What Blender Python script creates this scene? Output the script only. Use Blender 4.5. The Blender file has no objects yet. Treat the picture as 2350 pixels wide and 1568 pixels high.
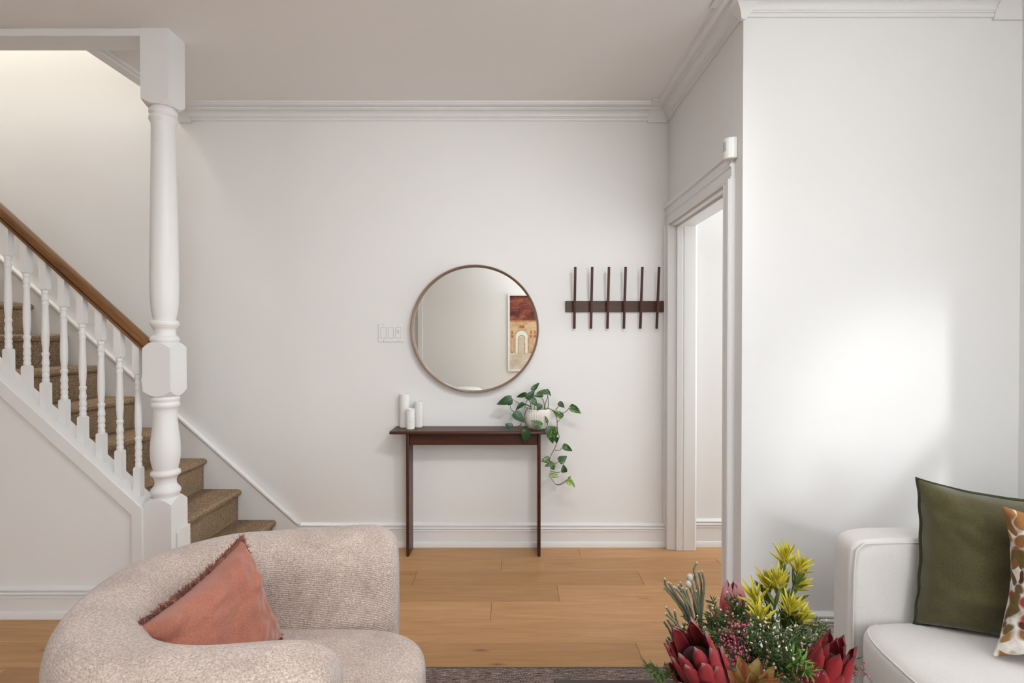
import bpy, bmesh, math, random
from mathutils import Vector, Matrix, noise
random.seed(7)
PI = math.pi
scene = bpy.context.scene
C = scene.collection

# ------------------------------------------------------------------ camera
F_PX, CX, CY, PITCH, CAM_Z = 1270.0, 1175.0, 784.0, 0.0105, 1.317
cam_d = bpy.data.cameras.new('camera')
cam_d.sensor_width = 36.0
cam_d.lens = 36.0 * F_PX / 2350.0
cam_d.clip_start = 0.05
cam = bpy.data.objects.new('camera', cam_d)
cam.location = (0, 0, CAM_Z)
cam.rotation_euler = (PI / 2 - PITCH, 0, 0)
C.objects.link(cam)
scene.camera = cam

# ------------------------------------------------------------------ world, window light, added lamps, exposure
scene.view_settings.view_transform = 'Standard'
scene.view_settings.look = 'None'
scene.view_settings.exposure = 0.52
scene.view_settings.gamma = 1.0
scene.view_settings.use_curve_mapping = False
w = bpy.data.worlds.new('overcast_sky')
scene.world = w
w.use_nodes = True
w.node_tree.nodes['Background'].inputs[0].default_value = (0.93, 0.96, 1.0, 1)
w.node_tree.nodes['Background'].inputs[1].default_value = 1.0

def light(name, kind, loc, energy, color, aim=None, size=None, size_y=None, spread=None, angle=None):
    d = bpy.data.lights.new(name, kind)
    d.energy = energy
    d.color = color
    if size is not None:
        if kind == 'AREA':
            d.shape = 'RECTANGLE'
            d.size = size
            d.size_y = size_y or size
        else:
            d.shadow_soft_size = size
    if spread is not None:
        d.spread = spread
    if angle is not None:
        d.angle = angle
    o = bpy.data.objects.new(name, d)
    o.location = loc
    if aim is not None:
        o.rotation_euler = (Vector(aim) - Vector(loc)).to_track_quat('-Z', 'Y').to_euler()
    C.objects.link(o)
    return o

X_R, Y_REAR, X_L, Y_B, Y_A = 2.14, -3.4, -4.4, 3.45, 2.334     # right, rear, left, back and alcove wall faces
X_D = 0.97                                                     # doorway wall face
Z_C = 2.735                                                    # ceiling
WIN_R = (-0.45, 1.44, 0.62, 2.25)                              # right wall window: y0 y1 z0 z1
WIN_B = (0.85, 2.05, 0.45, 2.45)                               # rear wall window: x0 x1 z0 z1
WIN_C = (-4.2, -3.0, 0.45, 2.45)                               # second rear window, added for more even light
DAY = (0.905, 0.97, 1.0)
light('daylight_right_window', 'AREA', (X_R + 0.10, (WIN_R[0] + WIN_R[1]) / 2, (WIN_R[2] + WIN_R[3]) / 2), 6,
      DAY, aim=(0, (WIN_R[0] + WIN_R[1]) / 2, (WIN_R[2] + WIN_R[3]) / 2), size=1.6, size_y=1.5)
light('daylight_rear_window', 'AREA', ((WIN_B[0] + WIN_B[1]) / 2, Y_REAR - 0.08, 1.45), 37,
      DAY, aim=((WIN_B[0] + WIN_B[1]) / 2, 3, 1.45), size=1.15, size_y=1.95)
light('added_rear_window_fill', 'AREA', ((WIN_C[0] + WIN_C[1]) / 2, Y_REAR - 0.08, 1.45), 4,
      DAY, aim=((WIN_C[0] + WIN_C[1]) / 2, 3, 1.45), size=1.15, size_y=1.95)  # fill through an added, unseen window to lift the ambient light
# spot added outside the right window to throw the bright patch on the alcove wall
sg = light('wall_patch_spot', 'SPOT', (3.12, -1.85, 2.55), 230, (0.97, 0.985, 1.0), aim=(1.66, Y_A, 0.93), size=0.12)
sg.data.spot_size = math.radians(16)
sg.data.spot_blend = 0.9
light('stairwell_daylight', 'AREA', (-3.3, 3.05, 4.9), 47, (1.0, 0.95, 0.86), aim=(-3.1, 3.1, 0), size=1.2, size_y=0.5)
light('hall_daylight', 'AREA', (2.9, 2.95, 1.6), 20, (0.95, 0.98, 1.0), aim=(1.0, 3.0, 1.2), size=0.8, size_y=1.8)
light('ceiling_bounce_fill', 'AREA', (0.9, -1.5, 1.86), 58, (0.94, 0.975, 1.0), aim=(0.9, -1.45, 3), size=0.3, size_y=0.3)  # added fill behind the camera, bounced off the ceiling
sp_ = light('added_wall_spot', 'SPOT', (0.90, 0.90, 2.58), 46, (0.97, 0.985, 1.0), aim=(-0.65, Y_B, 1.35), size=0.10)  # unseen spot added to strengthen shadows on the back wall
sp_.data.spot_size = math.radians(76)
sp_.data.spot_blend = 1.0
light('added_ceiling_lamp', 'AREA', (0.05, 1.1, 2.655), 11, (0.95, 0.98, 1.0), aim=(0.05, 1.1, 0), size=0.5, size_y=0.5)  # added fill to brighten seats, floor and other upward faces

# ------------------------------------------------------------------ helpers
def P(px, py, Y):
    """point of the place seen at photograph pixel (px, py) at depth Y"""
    dx, dy = (px - CX) / F_PX, -(py - CY) / F_PX
    d = Vector((dx, math.cos(PITCH) + dy * math.sin(PITCH), -math.sin(PITCH) + dy * math.cos(PITCH)))
    return Vector((0, 0, CAM_Z)) + d * (Y / d.y)

def tag(o, label=None, cat=None, group=None, kind=None):
    if label: o['label'] = label
    if cat: o['category'] = cat
    if group: o['group'] = group
    if kind: o['kind'] = kind
    return o

def thing(name, loc, label, cat, group=None):
    o = bpy.data.objects.new(name, None)
    o.location = loc
    o.empty_display_size = 0.05
    C.objects.link(o)
    return tag(o, label, cat, group)

def base_of(o):
    v = Vector((0, 0, 0))
    while o is not None:
        v += Vector(o.location)
        o = o.parent
    return v

def adopt(o, parent):
    """parent o, whose coordinates are world ones, to a thing or part that is only translated"""
    if parent is not None:
        b = base_of(parent)
        o.parent = parent
        o.location = Vector(o.location) - b

def new_mesh(name, verts, faces, smooth=False, fix=True):
    me = bpy.data.meshes.new(name)
    me.from_pydata([tuple(v) for v in verts], [], faces)
    if fix:
        bm = bmesh.new()
        bm.from_mesh(me)
        bmesh.ops.recalc_face_normals(bm, faces=bm.faces)
        bm.to_mesh(me)
        bm.free()
    if smooth is True:
        me.polygons.foreach_set('use_smooth', [True] * len(me.polygons))
    elif smooth:
        me.polygons.foreach_set('use_smooth', [True] * len(me.polygons))
        me.set_sharp_from_angle(angle=math.radians(smooth))
    me.update()
    return me

def link(name, me, mat, parent=None, bevel=0, subsurf=0, loc=None):
    if mat is not None and not me.materials:
        me.materials.append(mat)
    o = bpy.data.objects.new(name, me)
    C.objects.link(o)
    if loc is not None:
        o.location = loc
    adopt(o, parent)
    if bevel:
        m = o.modifiers.new('bevel', 'BEVEL')
        m.width = bevel
        m.segments = 3
        m.limit_method = 'ANGLE'
        me.polygons.foreach_set('use_smooth', [True] * len(me.polygons))
        me.set_sharp_from_angle(angle=math.radians(50))
        m.harden_normals = False
    if subsurf:
        m = o.modifiers.new('subsurf', 'SUBSURF')
        m.levels = m.render_levels = subsurf
    return o

class MB:
    """collects shapes, then becomes one mesh object"""
    def __init__(s):
        s.v, s.f = [], []
    def add(s, vs, fs):
        n = len(s.v)
        s.v += [Vector(v) for v in vs]
        s.f += [tuple(i + n for i in f) for f in fs]
        return s
    def box(s, x0, x1, y0, y1, z0, z1):
        vs = [(x, y, z) for x in (x0, x1) for y in (y0, y1) for z in (z0, z1)]
        return s.add(vs, [(0, 1, 3, 2), (4, 6, 7, 5), (0, 4, 5, 1), (2, 3, 7, 6), (0, 2, 6, 4), (1, 5, 7, 3)])
    def prism(s, poly, axis, a, b):
        """polygon extruded along an axis: 'y' -> (x, z) points, 'x' -> (y, z), 'z' -> (x, y)"""
        def pt(p, t):
            return {'y': (p[0], t, p[1]), 'x': (t, p[0], p[1]), 'z': (p[0], p[1], t)}[axis]
        n = len(poly)
        vs = [pt(p, a) for p in poly] + [pt(p, b) for p in poly]
        fs = [tuple(range(n)), tuple(range(n, 2 * n))] + [(i, (i + 1) % n, n + (i + 1) % n, n + i) for i in range(n)]
        return s.add(vs, fs)
    def lathe(s, prof, c=(0, 0), seg=32, mod=None):
        """prof: (r, z) from one end to the other, closed with caps where r > 0"""
        vs, fs = [], []
        for k, (r, z) in enumerate(prof):
            for i in range(seg):
                a = 2 * PI * i / seg
                rr = r + (mod(a, z, r) if mod else 0)
                vs.append((c[0] + rr * math.cos(a), c[1] + rr * math.sin(a), z))
        for k in range(len(prof) - 1):
            for i in range(seg):
                j = (i + 1) % seg
                fs.append((k * seg + i, k * seg + j, (k + 1) * seg + j, (k + 1) * seg + i))
        fs.append(tuple(range(seg)))
        fs.append(tuple(range((len(prof) - 1) * seg, len(prof) * seg)))
        return s.add(vs, fs)
    def tube(s, pts, rad, seg=8):
        pts = [Vector(p) for p in pts]
        n = len(pts)
        if not hasattr(rad, '__len__'):
            rad = [rad] * n
        up = Vector((0.31, 0.17, 0.93))
        vs, fs = [], []
        for i, p in enumerate(pts):
            t = (pts[min(i + 1, n - 1)] - pts[max(i - 1, 0)])
            t.normalize()
            a = t.cross(up)
            if a.length < 1e-4:
                a = t.cross(Vector((1, 0, 0)))
            a.normalize()
            b = a.cross(t)
            for k in range(seg):
                q = 2 * PI * k / seg
                vs.append(p + (a * math.cos(q) + b * math.sin(q)) * rad[i])
        for i in range(n - 1):
            for k in range(seg):
                j = (k + 1) % seg
                fs.append((i * seg + k, i * seg + j, (i + 1) * seg + j, (i + 1) * seg + k))
        fs.append(tuple(range(seg)))
        fs.append(tuple(range((n - 1) * seg, n * seg)))
        return s.add(vs, fs)
    def ball(s, c, r, seg=8, rings=5, sz=1.0):
        c = Vector(c)
        vs, fs = [c + Vector((0, 0, r * sz))], []
        for i in range(1, rings):
            th = PI * i / rings
            for k in range(seg):
                q = 2 * PI * k / seg
                vs.append(c + Vector((r * math.sin(th) * math.cos(q), r * math.sin(th) * math.sin(q), r * sz * math.cos(th))))
        vs.append(c - Vector((0, 0, r * sz)))
        for k in range(seg):
            fs.append((0, 1 + k, 1 + (k + 1) % seg))
        for i in range(rings - 2):
            for k in range(seg):
                j = (k + 1) % seg
                fs.append((1 + i * seg + k, 1 + (i + 1) * seg + k, 1 + (i + 1) * seg + j, 1 + i * seg + j))
        e = len(vs) - 1
        o = 1 + (rings - 2) * seg
        for k in range(seg):
            fs.append((o + k, e, o + (k + 1) % seg))
        return s.add(vs, fs)
    def sweep(s, prof, path, side=1):
        """prof: closed list of (distance from wall, z); path: plan points; distance is to the left of travel (side=1)"""
        path = [Vector(p) for p in path]
        n, m = len(path), len(prof)
        nor = []
        for i in range(n - 1):
            d = (path[i + 1] - path[i]).normalized()
            nor.append(Vector((-d.y, d.x)) * side)
        vs, fs = [], []
        for i in range(n):
            if i == 0: k = nor[0]
            elif i == n - 1: k = nor[-1]
            else: k = (nor[i - 1] + nor[i]) / (1 + nor[i - 1].dot(nor[i]))
            for d, z in prof:
                q = path[i] + k * d
                vs.append((q.x, q.y, z))
        for i in range(n - 1):
            for j in range(m):
                h = (j + 1) % m
                fs.append((i * m + j, i * m + h, (i + 1) * m + h, (i + 1) * m + j))
        fs.append(tuple(range(m)))
        fs.append(tuple(range((n - 1) * m, n * m)))
        return s.add(vs, fs)
    def build(s, name, mat, parent=None, smooth=False, bevel=0, subsurf=0, fix=True):
        return link(name, new_mesh(name, s.v, s.f, smooth, fix), mat, parent, bevel, subsurf)

def struct(name, mb, mat, label=None, smooth=False, bevel=0, parent=None):
    o = mb.build(name, mat, parent, smooth, bevel)
    if parent is None:
        o['kind'] = 'structure'
    if label: o['label'] = label
    return o

def spline(pts, n=6):
    """Catmull-Rom through the points"""
    pts = [Vector(p) for p in pts]
    if len(pts) < 3:
        return [pts[0].lerp(pts[-1], k / n) for k in range(n + 1)]
    q = [pts[0] * 2 - pts[1]] + pts + [pts[-1] * 2 - pts[-2]]
    out = []
    for i in range(1, len(q) - 2):
        for k in range(n):
            t = k / n
            a, b, c, d = q[i - 1], q[i], q[i + 1], q[i + 2]
            out.append(0.5 * ((2 * b) + (c - a) * t + (2 * a - 5 * b + 4 * c - d) * t * t + (3 * b - a - 3 * c + d) * t ** 3))
    out.append(pts[-1])
    return out

# ------------------------------------------------------------------ materials
def srgb(r, g, b):
    f = lambda c: (c / 255 / 12.92) if c / 255 <= 0.04045 else ((c / 255 + 0.055) / 1.055) ** 2.4
    return (f(r), f(g), f(b), 1)

class Mat:
    def __init__(s, name, color, rough=0.6, spec=0.5, metal=0.0):
        s.m = bpy.data.materials.new(name)
        s.m.use_nodes = True
        s.t = s.m.node_tree
        s.b = s.t.nodes['Principled BSDF']
        s.b.inputs['Base Color'].default_value = color if len(color) == 4 else (*color, 1)
        s.b.inputs['Roughness'].default_value = rough
        s.b.inputs['Specular IOR Level'].default_value = spec
        s.b.inputs['Metallic'].default_value = metal
        s.co = None
    def n(s, kind, **kw):
        x = s.t.nodes.new(kind)
        for k, v in kw.items():
            if k.startswith('i_'):
                x.inputs[k[2:].replace('_', ' ')].default_value = v
            else:
                setattr(x, k, v)
        return x
    def l(s, a, b):
        s.t.links.new(a, b)
    def coord(s, out='Object', scale=(1, 1, 1), rand=False):
        c = s.n('ShaderNodeTexCoord')
        mp = s.n('ShaderNodeMapping')
        mp.inputs['Scale'].default_value = scale
        s.l(c.outputs[out], mp.inputs['Vector'])
        if rand:
            oi = s.n('ShaderNodeObjectInfo')
            mu = s.n('ShaderNodeMath', operation='MULTIPLY')
            mu.inputs[1].default_value = 40
            s.l(oi.outputs['Random'], mu.inputs[0])
            cb = s.n('ShaderNodeCombineXYZ')
            s.l(mu.outputs[0], cb.inputs[0]); s.l(mu.outputs[0], cb.inputs[1]); s.l(mu.outputs[0], cb.inputs[2])
            s.l(cb.outputs[0], mp.inputs['Location'])
        return mp.outputs[0]
    def noise(s, vec, scale, detail=4, rough=0.55, dist=0.0):
        x = s.n('ShaderNodeTexNoise')
        x.inputs['Scale'].default_value = scale
        x.inputs['Detail'].default_value = detail
        x.inputs['Roughness'].default_value = rough
        x.inputs['Distortion'].default_value = dist
        s.l(vec, x.inputs['Vector'])
        return x.outputs['Fac']
    def ramp(s, fac, stops, interp='LINEAR'):
        r = s.n('ShaderNodeValToRGB')
        r.color_ramp.interpolation = interp
        e = r.color_ramp.elements
        while len(e) < len(stops):
            e.new(0.5)
        for k, (p, c) in zip(e, stops):
            k.position = p
            k.color = c if len(c) == 4 else (*c, 1)
        s.l(fac, r.inputs[0])
        return r.outputs[0]
    def mix(s, fac, a, b, mode='MIX'):
        x = s.n('ShaderNodeMix', data_type='RGBA', blend_type=mode)
        for key, v in ((0, fac), (6, a), (7, b)):
            if hasattr(v, 'is_output'):
                s.l(v, x.inputs[key])
            else:
                x.inputs[key].default_value = v
        return x.outputs[2]
    def bump(s, h, strength=0.3, dist=0.01):
        b = s.n('ShaderNodeBump')
        b.inputs['Strength'].default_value = strength
        b.inputs['Distance'].default_value = dist
        s.l(h, b.inputs['Height'])
        s.l(b.outputs[0], s.b.inputs['Normal'])
    def col(s, out):
        s.l(out, s.b.inputs['Base Color'])

def paint(name, color, rough, bump=0.04, scale=220):
    m = Mat(name, color, rough, 0.35)
    v = m.coord('Object')
    m.bump(m.noise(v, scale, 3), bump, 0.002)
    return m.m

M = {}
M['wall'] = paint('wall_paint', (0.82, 0.812, 0.80), 0.65)
M['ceiling'] = paint('ceiling_paint', (0.89, 0.88, 0.87), 0.8)
M['trim'] = paint('trim_gloss_paint', (0.80, 0.795, 0.785), 0.35, 0.03, 60)
M['diffuser'] = Mat('lamp_diffuser', (0.9, 0.9, 0.9), 0.5).m
M['plastic'] = Mat('white_plastic', (0.82, 0.82, 0.80), 0.3).m
M['lens_grey'] = Mat('sensor_lens', (0.50, 0.49, 0.46), 0.4).m
M['gap_grey'] = Mat('gap_grey', (0.36, 0.35, 0.34), 0.6).m
M['dark_hole'] = Mat('slot_black', (0.03, 0.03, 0.03), 0.6).m

def wood(name, stops, rough, scale, rand=True, spec=0.4):
    m = Mat(name, stops[0][1], rough, spec)
    v = m.coord('Object', scale, rand)
    n1 = m.noise(v, 1.0, 6, 0.6, 0.6)
    n2 = m.noise(v, 6.0, 4, 0.6)
    mx = m.mix(0.35, n1, n2)
    m.col(m.ramp(mx, stops))
    m.bump(n2, 0.08, 0.002)
    return m.m

def oak():
    m = Mat('oak_plank', (0.5, 0.3, 0.15), 0.42, 0.4)
    v = m.coord('Object', (0.9, 9.0, 1.0), True)
    n1 = m.noise(v, 2.2, 5, 0.6, 1.2)
    fine = m.coord('Object', (2.0, 60.0, 1.0), True)
    n2 = m.noise(fine, 3.0, 4, 0.65)
    grain = m.mix(0.42, n1, n2)
    c = m.ramp(grain, [(0.28, (0.36, 0.182, 0.070)), (0.5, (0.47, 0.252, 0.105)), (0.72, (0.57, 0.335, 0.160))])
    # a few small knots
    kv = m.coord('Object', (1.5, 5.0, 1.0), True)
    kn = m.n('ShaderNodeTexVoronoi')
    kn.inputs['Scale'].default_value = 1.3
    m.l(kv, kn.inputs['Vector'])
    k = m.ramp(kn.outputs['Distance'], [(0.0, (1, 1, 1)), (0.035, (0.55, 0.55, 0.55)), (0.09, (0, 0, 0))])
    c = m.mix(k, c, (0.16, 0.075, 0.03, 1))
    oi = m.n('ShaderNodeObjectInfo')
    tint = m.ramp(oi.outputs['Random'], [(0.0, (0.80, 0.77, 0.74)), (0.5, (1.0, 1.0, 1.0)), (1.0, (1.12, 1.13, 1.15))])
    m.col(m.mix(1.0, c, tint, 'MULTIPLY'))
    m.bump(n2, 0.05, 0.001)
    return m.m
M['oak'] = oak()
M['subfloor'] = Mat('subfloor_dark', (0.16, 0.085, 0.038), 0.8).m
M['walnut'] = wood('walnut_stain', [(0.25, (0.030, 0.0085, 0.0045)), (0.55, (0.062, 0.019, 0.0095)), (0.8, (0.105, 0.036, 0.017))], 0.38, (1.2, 14, 14), True, 0.32)
M['rail_oak'] = wood('varnished_rail_oak', [(0.25, (0.085, 0.030, 0.008)), (0.5, (0.20, 0.085, 0.024)), (0.8, (0.33, 0.16, 0.055))], 0.3, (2.5, 30, 12))
M['mirror_frame'] = wood('mirror_frame_wood', [(0.2, (0.20, 0.125, 0.08)), (0.8, (0.30, 0.20, 0.14))], 0.35, (8, 8, 8))
M['coffee_wood'] = wood('coffee_table_wood', [(0.25, (0.022, 0.011, 0.008)), (0.8, (0.06, 0.032, 0.024))], 0.35, (2, 18, 18))

def carpet():
    m = Mat('stair_carpet', (0.25, 0.18, 0.11), 0.95, 0.1)
    v = m.coord('Object', (1, 1, 1))
    vo = m.n('ShaderNodeTexVoronoi')
    vo.inputs['Scale'].default_value = 105
    vo.inputs['Randomness'].default_value = 0.35
    m.l(v, vo.inputs['Vector'])
    loops = m.ramp(vo.outputs['Distance'], [(0.0, (0.43, 0.31, 0.195)), (0.40, (0.36, 0.255, 0.16)), (0.72, (0.16, 0.108, 0.074))])
    big = m.ramp(m.noise(v, 9, 3), [(0.3, (0.85, 0.85, 0.85)), (0.7, (1.1, 1.1, 1.1))])
    m.col(m.mix(1.0, loops, big, 'MULTIPLY'))
    inv = m.n('ShaderNodeMath', operation='SUBTRACT')
    inv.inputs[0].default_value = 1.0
    m.l(vo.outputs['Distance'], inv.inputs[1])
    m.bump(inv.outputs[0], 0.8, 0.006)
    return m.m
M['carpet'] = carpet()

def chenille():
    m = Mat('chenille_fabric', (0.5, 0.42, 0.36), 0.95, 0.15)
    v = m.coord('Object')
    fine = m.noise(v, 210, 4, 0.8)
    big = m.noise(v, 7, 4, 0.6, 0.8)
    wv = m.n('ShaderNodeTexWave', wave_type='BANDS', bands_direction='Z')
    wv.inputs['Scale'].default_value = 55
    wv.inputs['Distortion'].default_value = 3
    wv.inputs['Detail'].default_value = 3
    wv.inputs['Detail Scale'].default_value = 2
    m.l(v, wv.inputs['Vector'])
    a = m.ramp(fine, [(0.34, (0.36, 0.262, 0.217)), (0.5, (0.60, 0.487, 0.428)), (0.66, (0.86, 0.765, 0.70))])
    b = m.ramp(big, [(0.35, (0.84, 0.82, 0.80)), (0.65, (1.06, 1.05, 1.04))])
    m.col(m.mix(1.0, a, b, 'MULTIPLY'))
    m.b.inputs['Sheen Weight'].default_value = 0.35
    m.b.inputs['Sheen Roughness'].default_value = 0.5
    h = m.mix(0.35, fine, wv.outputs['Fac'])
    m.bump(h, 0.7, 0.005)
    return m.m
M['chenille'] = chenille()

def cloth(name, lo, hi, scale=300, rough=0.9, sheen=0.2, big=(0.88, 1.06), bump=0.25, bigscale=5):
    m = Mat(name, lo, rough, 0.2)
    v = m.coord('Object')
    fine = m.noise(v, scale, 3, 0.6)
    g = m.noise(v, bigscale, 4, 0.6)
    a = m.ramp(fine, [(0.35, lo), (0.65, hi)])
    b = m.ramp(g, [(0.3, (big[0],) * 3), (0.7, (big[1],) * 3)])
    m.col(m.mix(1.0, a, b, 'MULTIPLY'))
    m.b.inputs['Sheen Weight'].default_value = sheen
    m.bump(fine, bump, 0.002)
    return m.m
M['pink'] = cloth('terracotta_velvet', (0.36, 0.128, 0.084), (0.46, 0.178, 0.120), 260, 0.75, 0.4)
M['pink_fringe'] = cloth('terracotta_fringe', (0.29, 0.095, 0.062), (0.40, 0.145, 0.098), 260, 0.9, 0.2)
M['green'] = cloth('olive_velvet', (0.062, 0.054, 0.019), (0.100, 0.088, 0.033), 350, 0.7, 0.30, (0.8, 1.1), 0.2)
M['green_edge'] = cloth('olive_flange', (0.030, 0.032, 0.013), (0.050, 0.052, 0.022), 350, 0.8, 0.2)
M['sofa'] = cloth('ivory_upholstery', (0.69, 0.665, 0.635), (0.79, 0.765, 0.735), 500, 0.95, 0.25, (0.95, 1.03), 0.2)

def painterly():
    m = Mat('watercolour_print', (0.8, 0.7, 0.6), 0.85, 0.2)
    v = m.coord('Object')
    vo = m.n('ShaderNodeTexVoronoi')
    vo.inputs['Scale'].default_value = 31
    wob = m.n('ShaderNodeTexNoise')
    wob.inputs['Scale'].default_value = 9
    m.l(v, wob.inputs['Vector'])
    ad = m.n('ShaderNodeMix', data_type='VECTOR')
    ad.inputs[0].default_value = 0.12
    m.l(v, ad.inputs[4]); m.l(wob.outputs['Color'], ad.inputs[5])
    m.l(ad.outputs[1], vo.inputs['Vector'])
    cells = m.ramp(vo.outputs['Color'], [(0.0, (0.30, 0.14, 0.05)), (0.38, (0.11, 0.035, 0.016)), (0.47, (0.36, 0.20, 0.075)),
                                         (0.56, (0.36, 0.07, 0.045)), (0.66, (0.17, 0.11, 0.04)), (0.80, (0.82, 0.77, 0.70))], 'CONSTANT')
    edge = m.ramp(vo.outputs['Distance'], [(0.58, (0, 0, 0)), (0.78, (1, 1, 1))])
    c = m.mix(edge, cells, (0.84, 0.80, 0.74, 1))
    wash = m.ramp(m.noise(v, 40, 4), [(0.3, (0.75, 0.75, 0.75)), (0.7, (1.1, 1.1, 1.1))])
    m.col(m.mix(1.0, c, wash, 'MULTIPLY'))
    return m.m
M['print'] = painterly()

def rug():
    m = Mat('distressed_rug', (0.2, 0.15, 0.14), 0.95, 0.1)
    v = m.coord('Object')
    lines = m.noise(m.coord('Object', (25, 220, 1)), 1.0, 3, 0.7)
    speck = m.noise(v, 260, 2, 0.7)
    big = m.noise(v, 7, 5, 0.65, 1.0)
    a = m.ramp(m.mix(0.5, lines, speck), [(0.38, (0.03, 0.024, 0.024)), (0.5, (0.17, 0.13, 0.12)), (0.60, (0.50, 0.44, 0.40))])
    b = m.ramp(big, [(0.35, (0.85, 0.80, 0.78)), (0.55, (1.0, 0.88, 0.84)), (0.7, (1.15, 1.08, 1.0))])
    m.col(m.mix(1.0, a, b, 'MULTIPLY'))
    m.bump(speck, 0.5, 0.004)
    return m.m
M['rug'] = rug()
M['rug_edge'] = cloth('rug_binding', (0.05, 0.042, 0.042), (0.16, 0.14, 0.13), 300, 0.95, 0.1)

gl = Mat('mirror_glass', (0.875, 0.91, 0.90), 0.0, 0.5, 1.0)
M['mirror'] = gl.m
g = Mat('window_glass', (1, 1, 1), 0.0)
tr = g.n('ShaderNodeBsdfTransparent')
gs = g.n('ShaderNodeBsdfGlossy')
gs.inputs['Roughness'].default_value = 0.0
ms_ = g.n('ShaderNodeMixShader')
ms_.inputs[0].default_value = 0.06
g.l(tr.outputs[0], ms_.inputs[1]); g.l(gs.outputs[0], ms_.inputs[2])
g.l(ms_.outputs[0], g.t.nodes['Material Output'].inputs['Surface'])
M['glass'] = g.m
M['ceramic'] = Mat('white_matte_ceramic', (0.80, 0.785, 0.76), 0.55, 0.4).m
M['pot'] = Mat('white_glazed_pot', (0.80, 0.76, 0.70), 0.4, 0.4).m
M['soil'] = cloth('potting_soil', (0.03, 0.018, 0.01), (0.07, 0.04, 0.025), 120, 1.0, 0)

def leafmat(name, dark, light_c, lo=0.5, hi=0.62, rough=0.35, scale=14):
    m = Mat(name, dark, rough, 0.5)
    v = m.coord('Object', (1.6, 0.8, 1), True)
    f = m.noise(v, scale / 6, 3, 0.6, 1.5)
    m.col(m.ramp(f, [(lo, dark), (hi, light_c)]))
    m.b.inputs['Subsurface Weight'].default_value = 0.0
    return m.m
M['leaf'] = leafmat('pothos_leaf', (0.012, 0.065, 0.014), (0.06, 0.16, 0.03), 0.52, 0.72)
M['leaf_var'] = leafmat('variegated_leaf', (0.014, 0.075, 0.015), (0.30, 0.38, 0.07), 0.52, 0.66)
M['leaf_lime'] = leafmat('lime_leaf', (0.05, 0.17, 0.02), (0.36, 0.44, 0.08), 0.40, 0.62)
M['vine'] = Mat('vine_stem', (0.075, 0.085, 0.025), 0.5).m

# ================================================================== THE SETTING
HW = 5.2
# walls ----------------------------------------------------------------------
struct('wall_back', MB().box(X_L, X_D + 0.16, Y_B, Y_B + 0.15, 0, HW), M['wall'], 'plain off-white wall behind the console table and staircase')
struct('wall_hall', MB().box(X_D + 0.161, 3.3, Y_B + 0.005, Y_B + 0.15, 0, Z_C).box(3.2, 3.3, Y_A + 0.12, Y_B, 0, Z_C), M['wall'], 'bright white wall of the hall beyond the doorway')
OP0, OP1, OPZ = 2.51, 3.40, 2.00                                # doorway opening: y0 y1 head
struct('wall_doorway', MB().box(X_D, X_D + 0.15, Y_A + 0.121, OP0, 0, Z_C).box(X_D, X_D + 0.15, OP0, OP1, OPZ, Z_C)
       .box(X_D, X_D + 0.15, OP1, Y_B, 0, Z_C), M['wall'], 'narrow shaded wall that holds the cased doorway')
struct('wall_alcove', MB().box(X_D, 3.2, Y_A, Y_A + 0.12, 0, Z_C), M['wall'], 'bright white wall behind the ivory sofa')
y0, y1, z0, z1 = WIN_R
struct('wall_right', MB().box(X_R, X_R + 0.16, Y_REAR - 0.16, y0, 0, Z_C).box(X_R, X_R + 0.16, y1, Y_A, 0, Z_C)
       .box(X_R, X_R + 0.16, y0, y1, 0, z0).box(X_R, X_R + 0.16, y0, y1, z1, Z_C), M['wall'], 'white wall at the right edge with a window')
x0, x1, z0, z1 = WIN_B
DX0, DX1, DZ = -2.62, -1.746, 2.03                               # rear door opening
c0_, c1_ = WIN_C[0], WIN_C[1]
struct('wall_rear', MB().box(X_L, c0_, Y_REAR - 0.16, Y_REAR, 0, Z_C).box(c0_, c1_, Y_REAR - 0.16, Y_REAR, 0, z0).box(c0_, c1_, Y_REAR - 0.16, Y_REAR, z1, Z_C).box(c1_, DX0, Y_REAR - 0.16, Y_REAR, 0, Z_C).box(DX0, DX1, Y_REAR - 0.16, Y_REAR, DZ, Z_C)
       .box(DX1, x0, Y_REAR - 0.16, Y_REAR, 0, Z_C).box(x1, X_R, Y_REAR - 0.16, Y_REAR, 0, Z_C)
       .box(x0, x1, Y_REAR - 0.16, Y_REAR, 0, z0).box(x0, x1, Y_REAR - 0.16, Y_REAR, z1, Z_C), M['wall'], 'pale wall seen in the round mirror')
struct('wall_left', MB().box(X_L - 0.15, X_L, Y_REAR - 0.16, Y_B + 0.15, 0, HW), M['wall'], 'white wall at the far left')
OX, OY = -2.066, 2.70                                            # stairwell opening edges
struct('wall_stairwell', MB().box(X_L, OX + 0.1, 2.60, OY, Z_C + 0.2, HW).box(OX, OX + 0.1, OY, Y_B, Z_C + 0.2, HW)
       .box(X_L, OX + 0.1, 2.60, Y_B + 0.15, HW, HW + 0.1), M['wall'], 'white upper walls of the stairwell')
struct('ceiling', MB().box(X_L, X_R + 0.16, Y_REAR - 0.16, OY - 0.05, Z_C, Z_C + 0.2).box(OX, 3.3, OY - 0.05, Y_B + 0.15, Z_C, Z_C + 0.2)
       .box(X_R + 0.16, 3.3, Y_A, OY - 0.05, Z_C, Z_C + 0.2), M['ceiling'], 'flat taupe-white painted ceiling')

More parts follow.
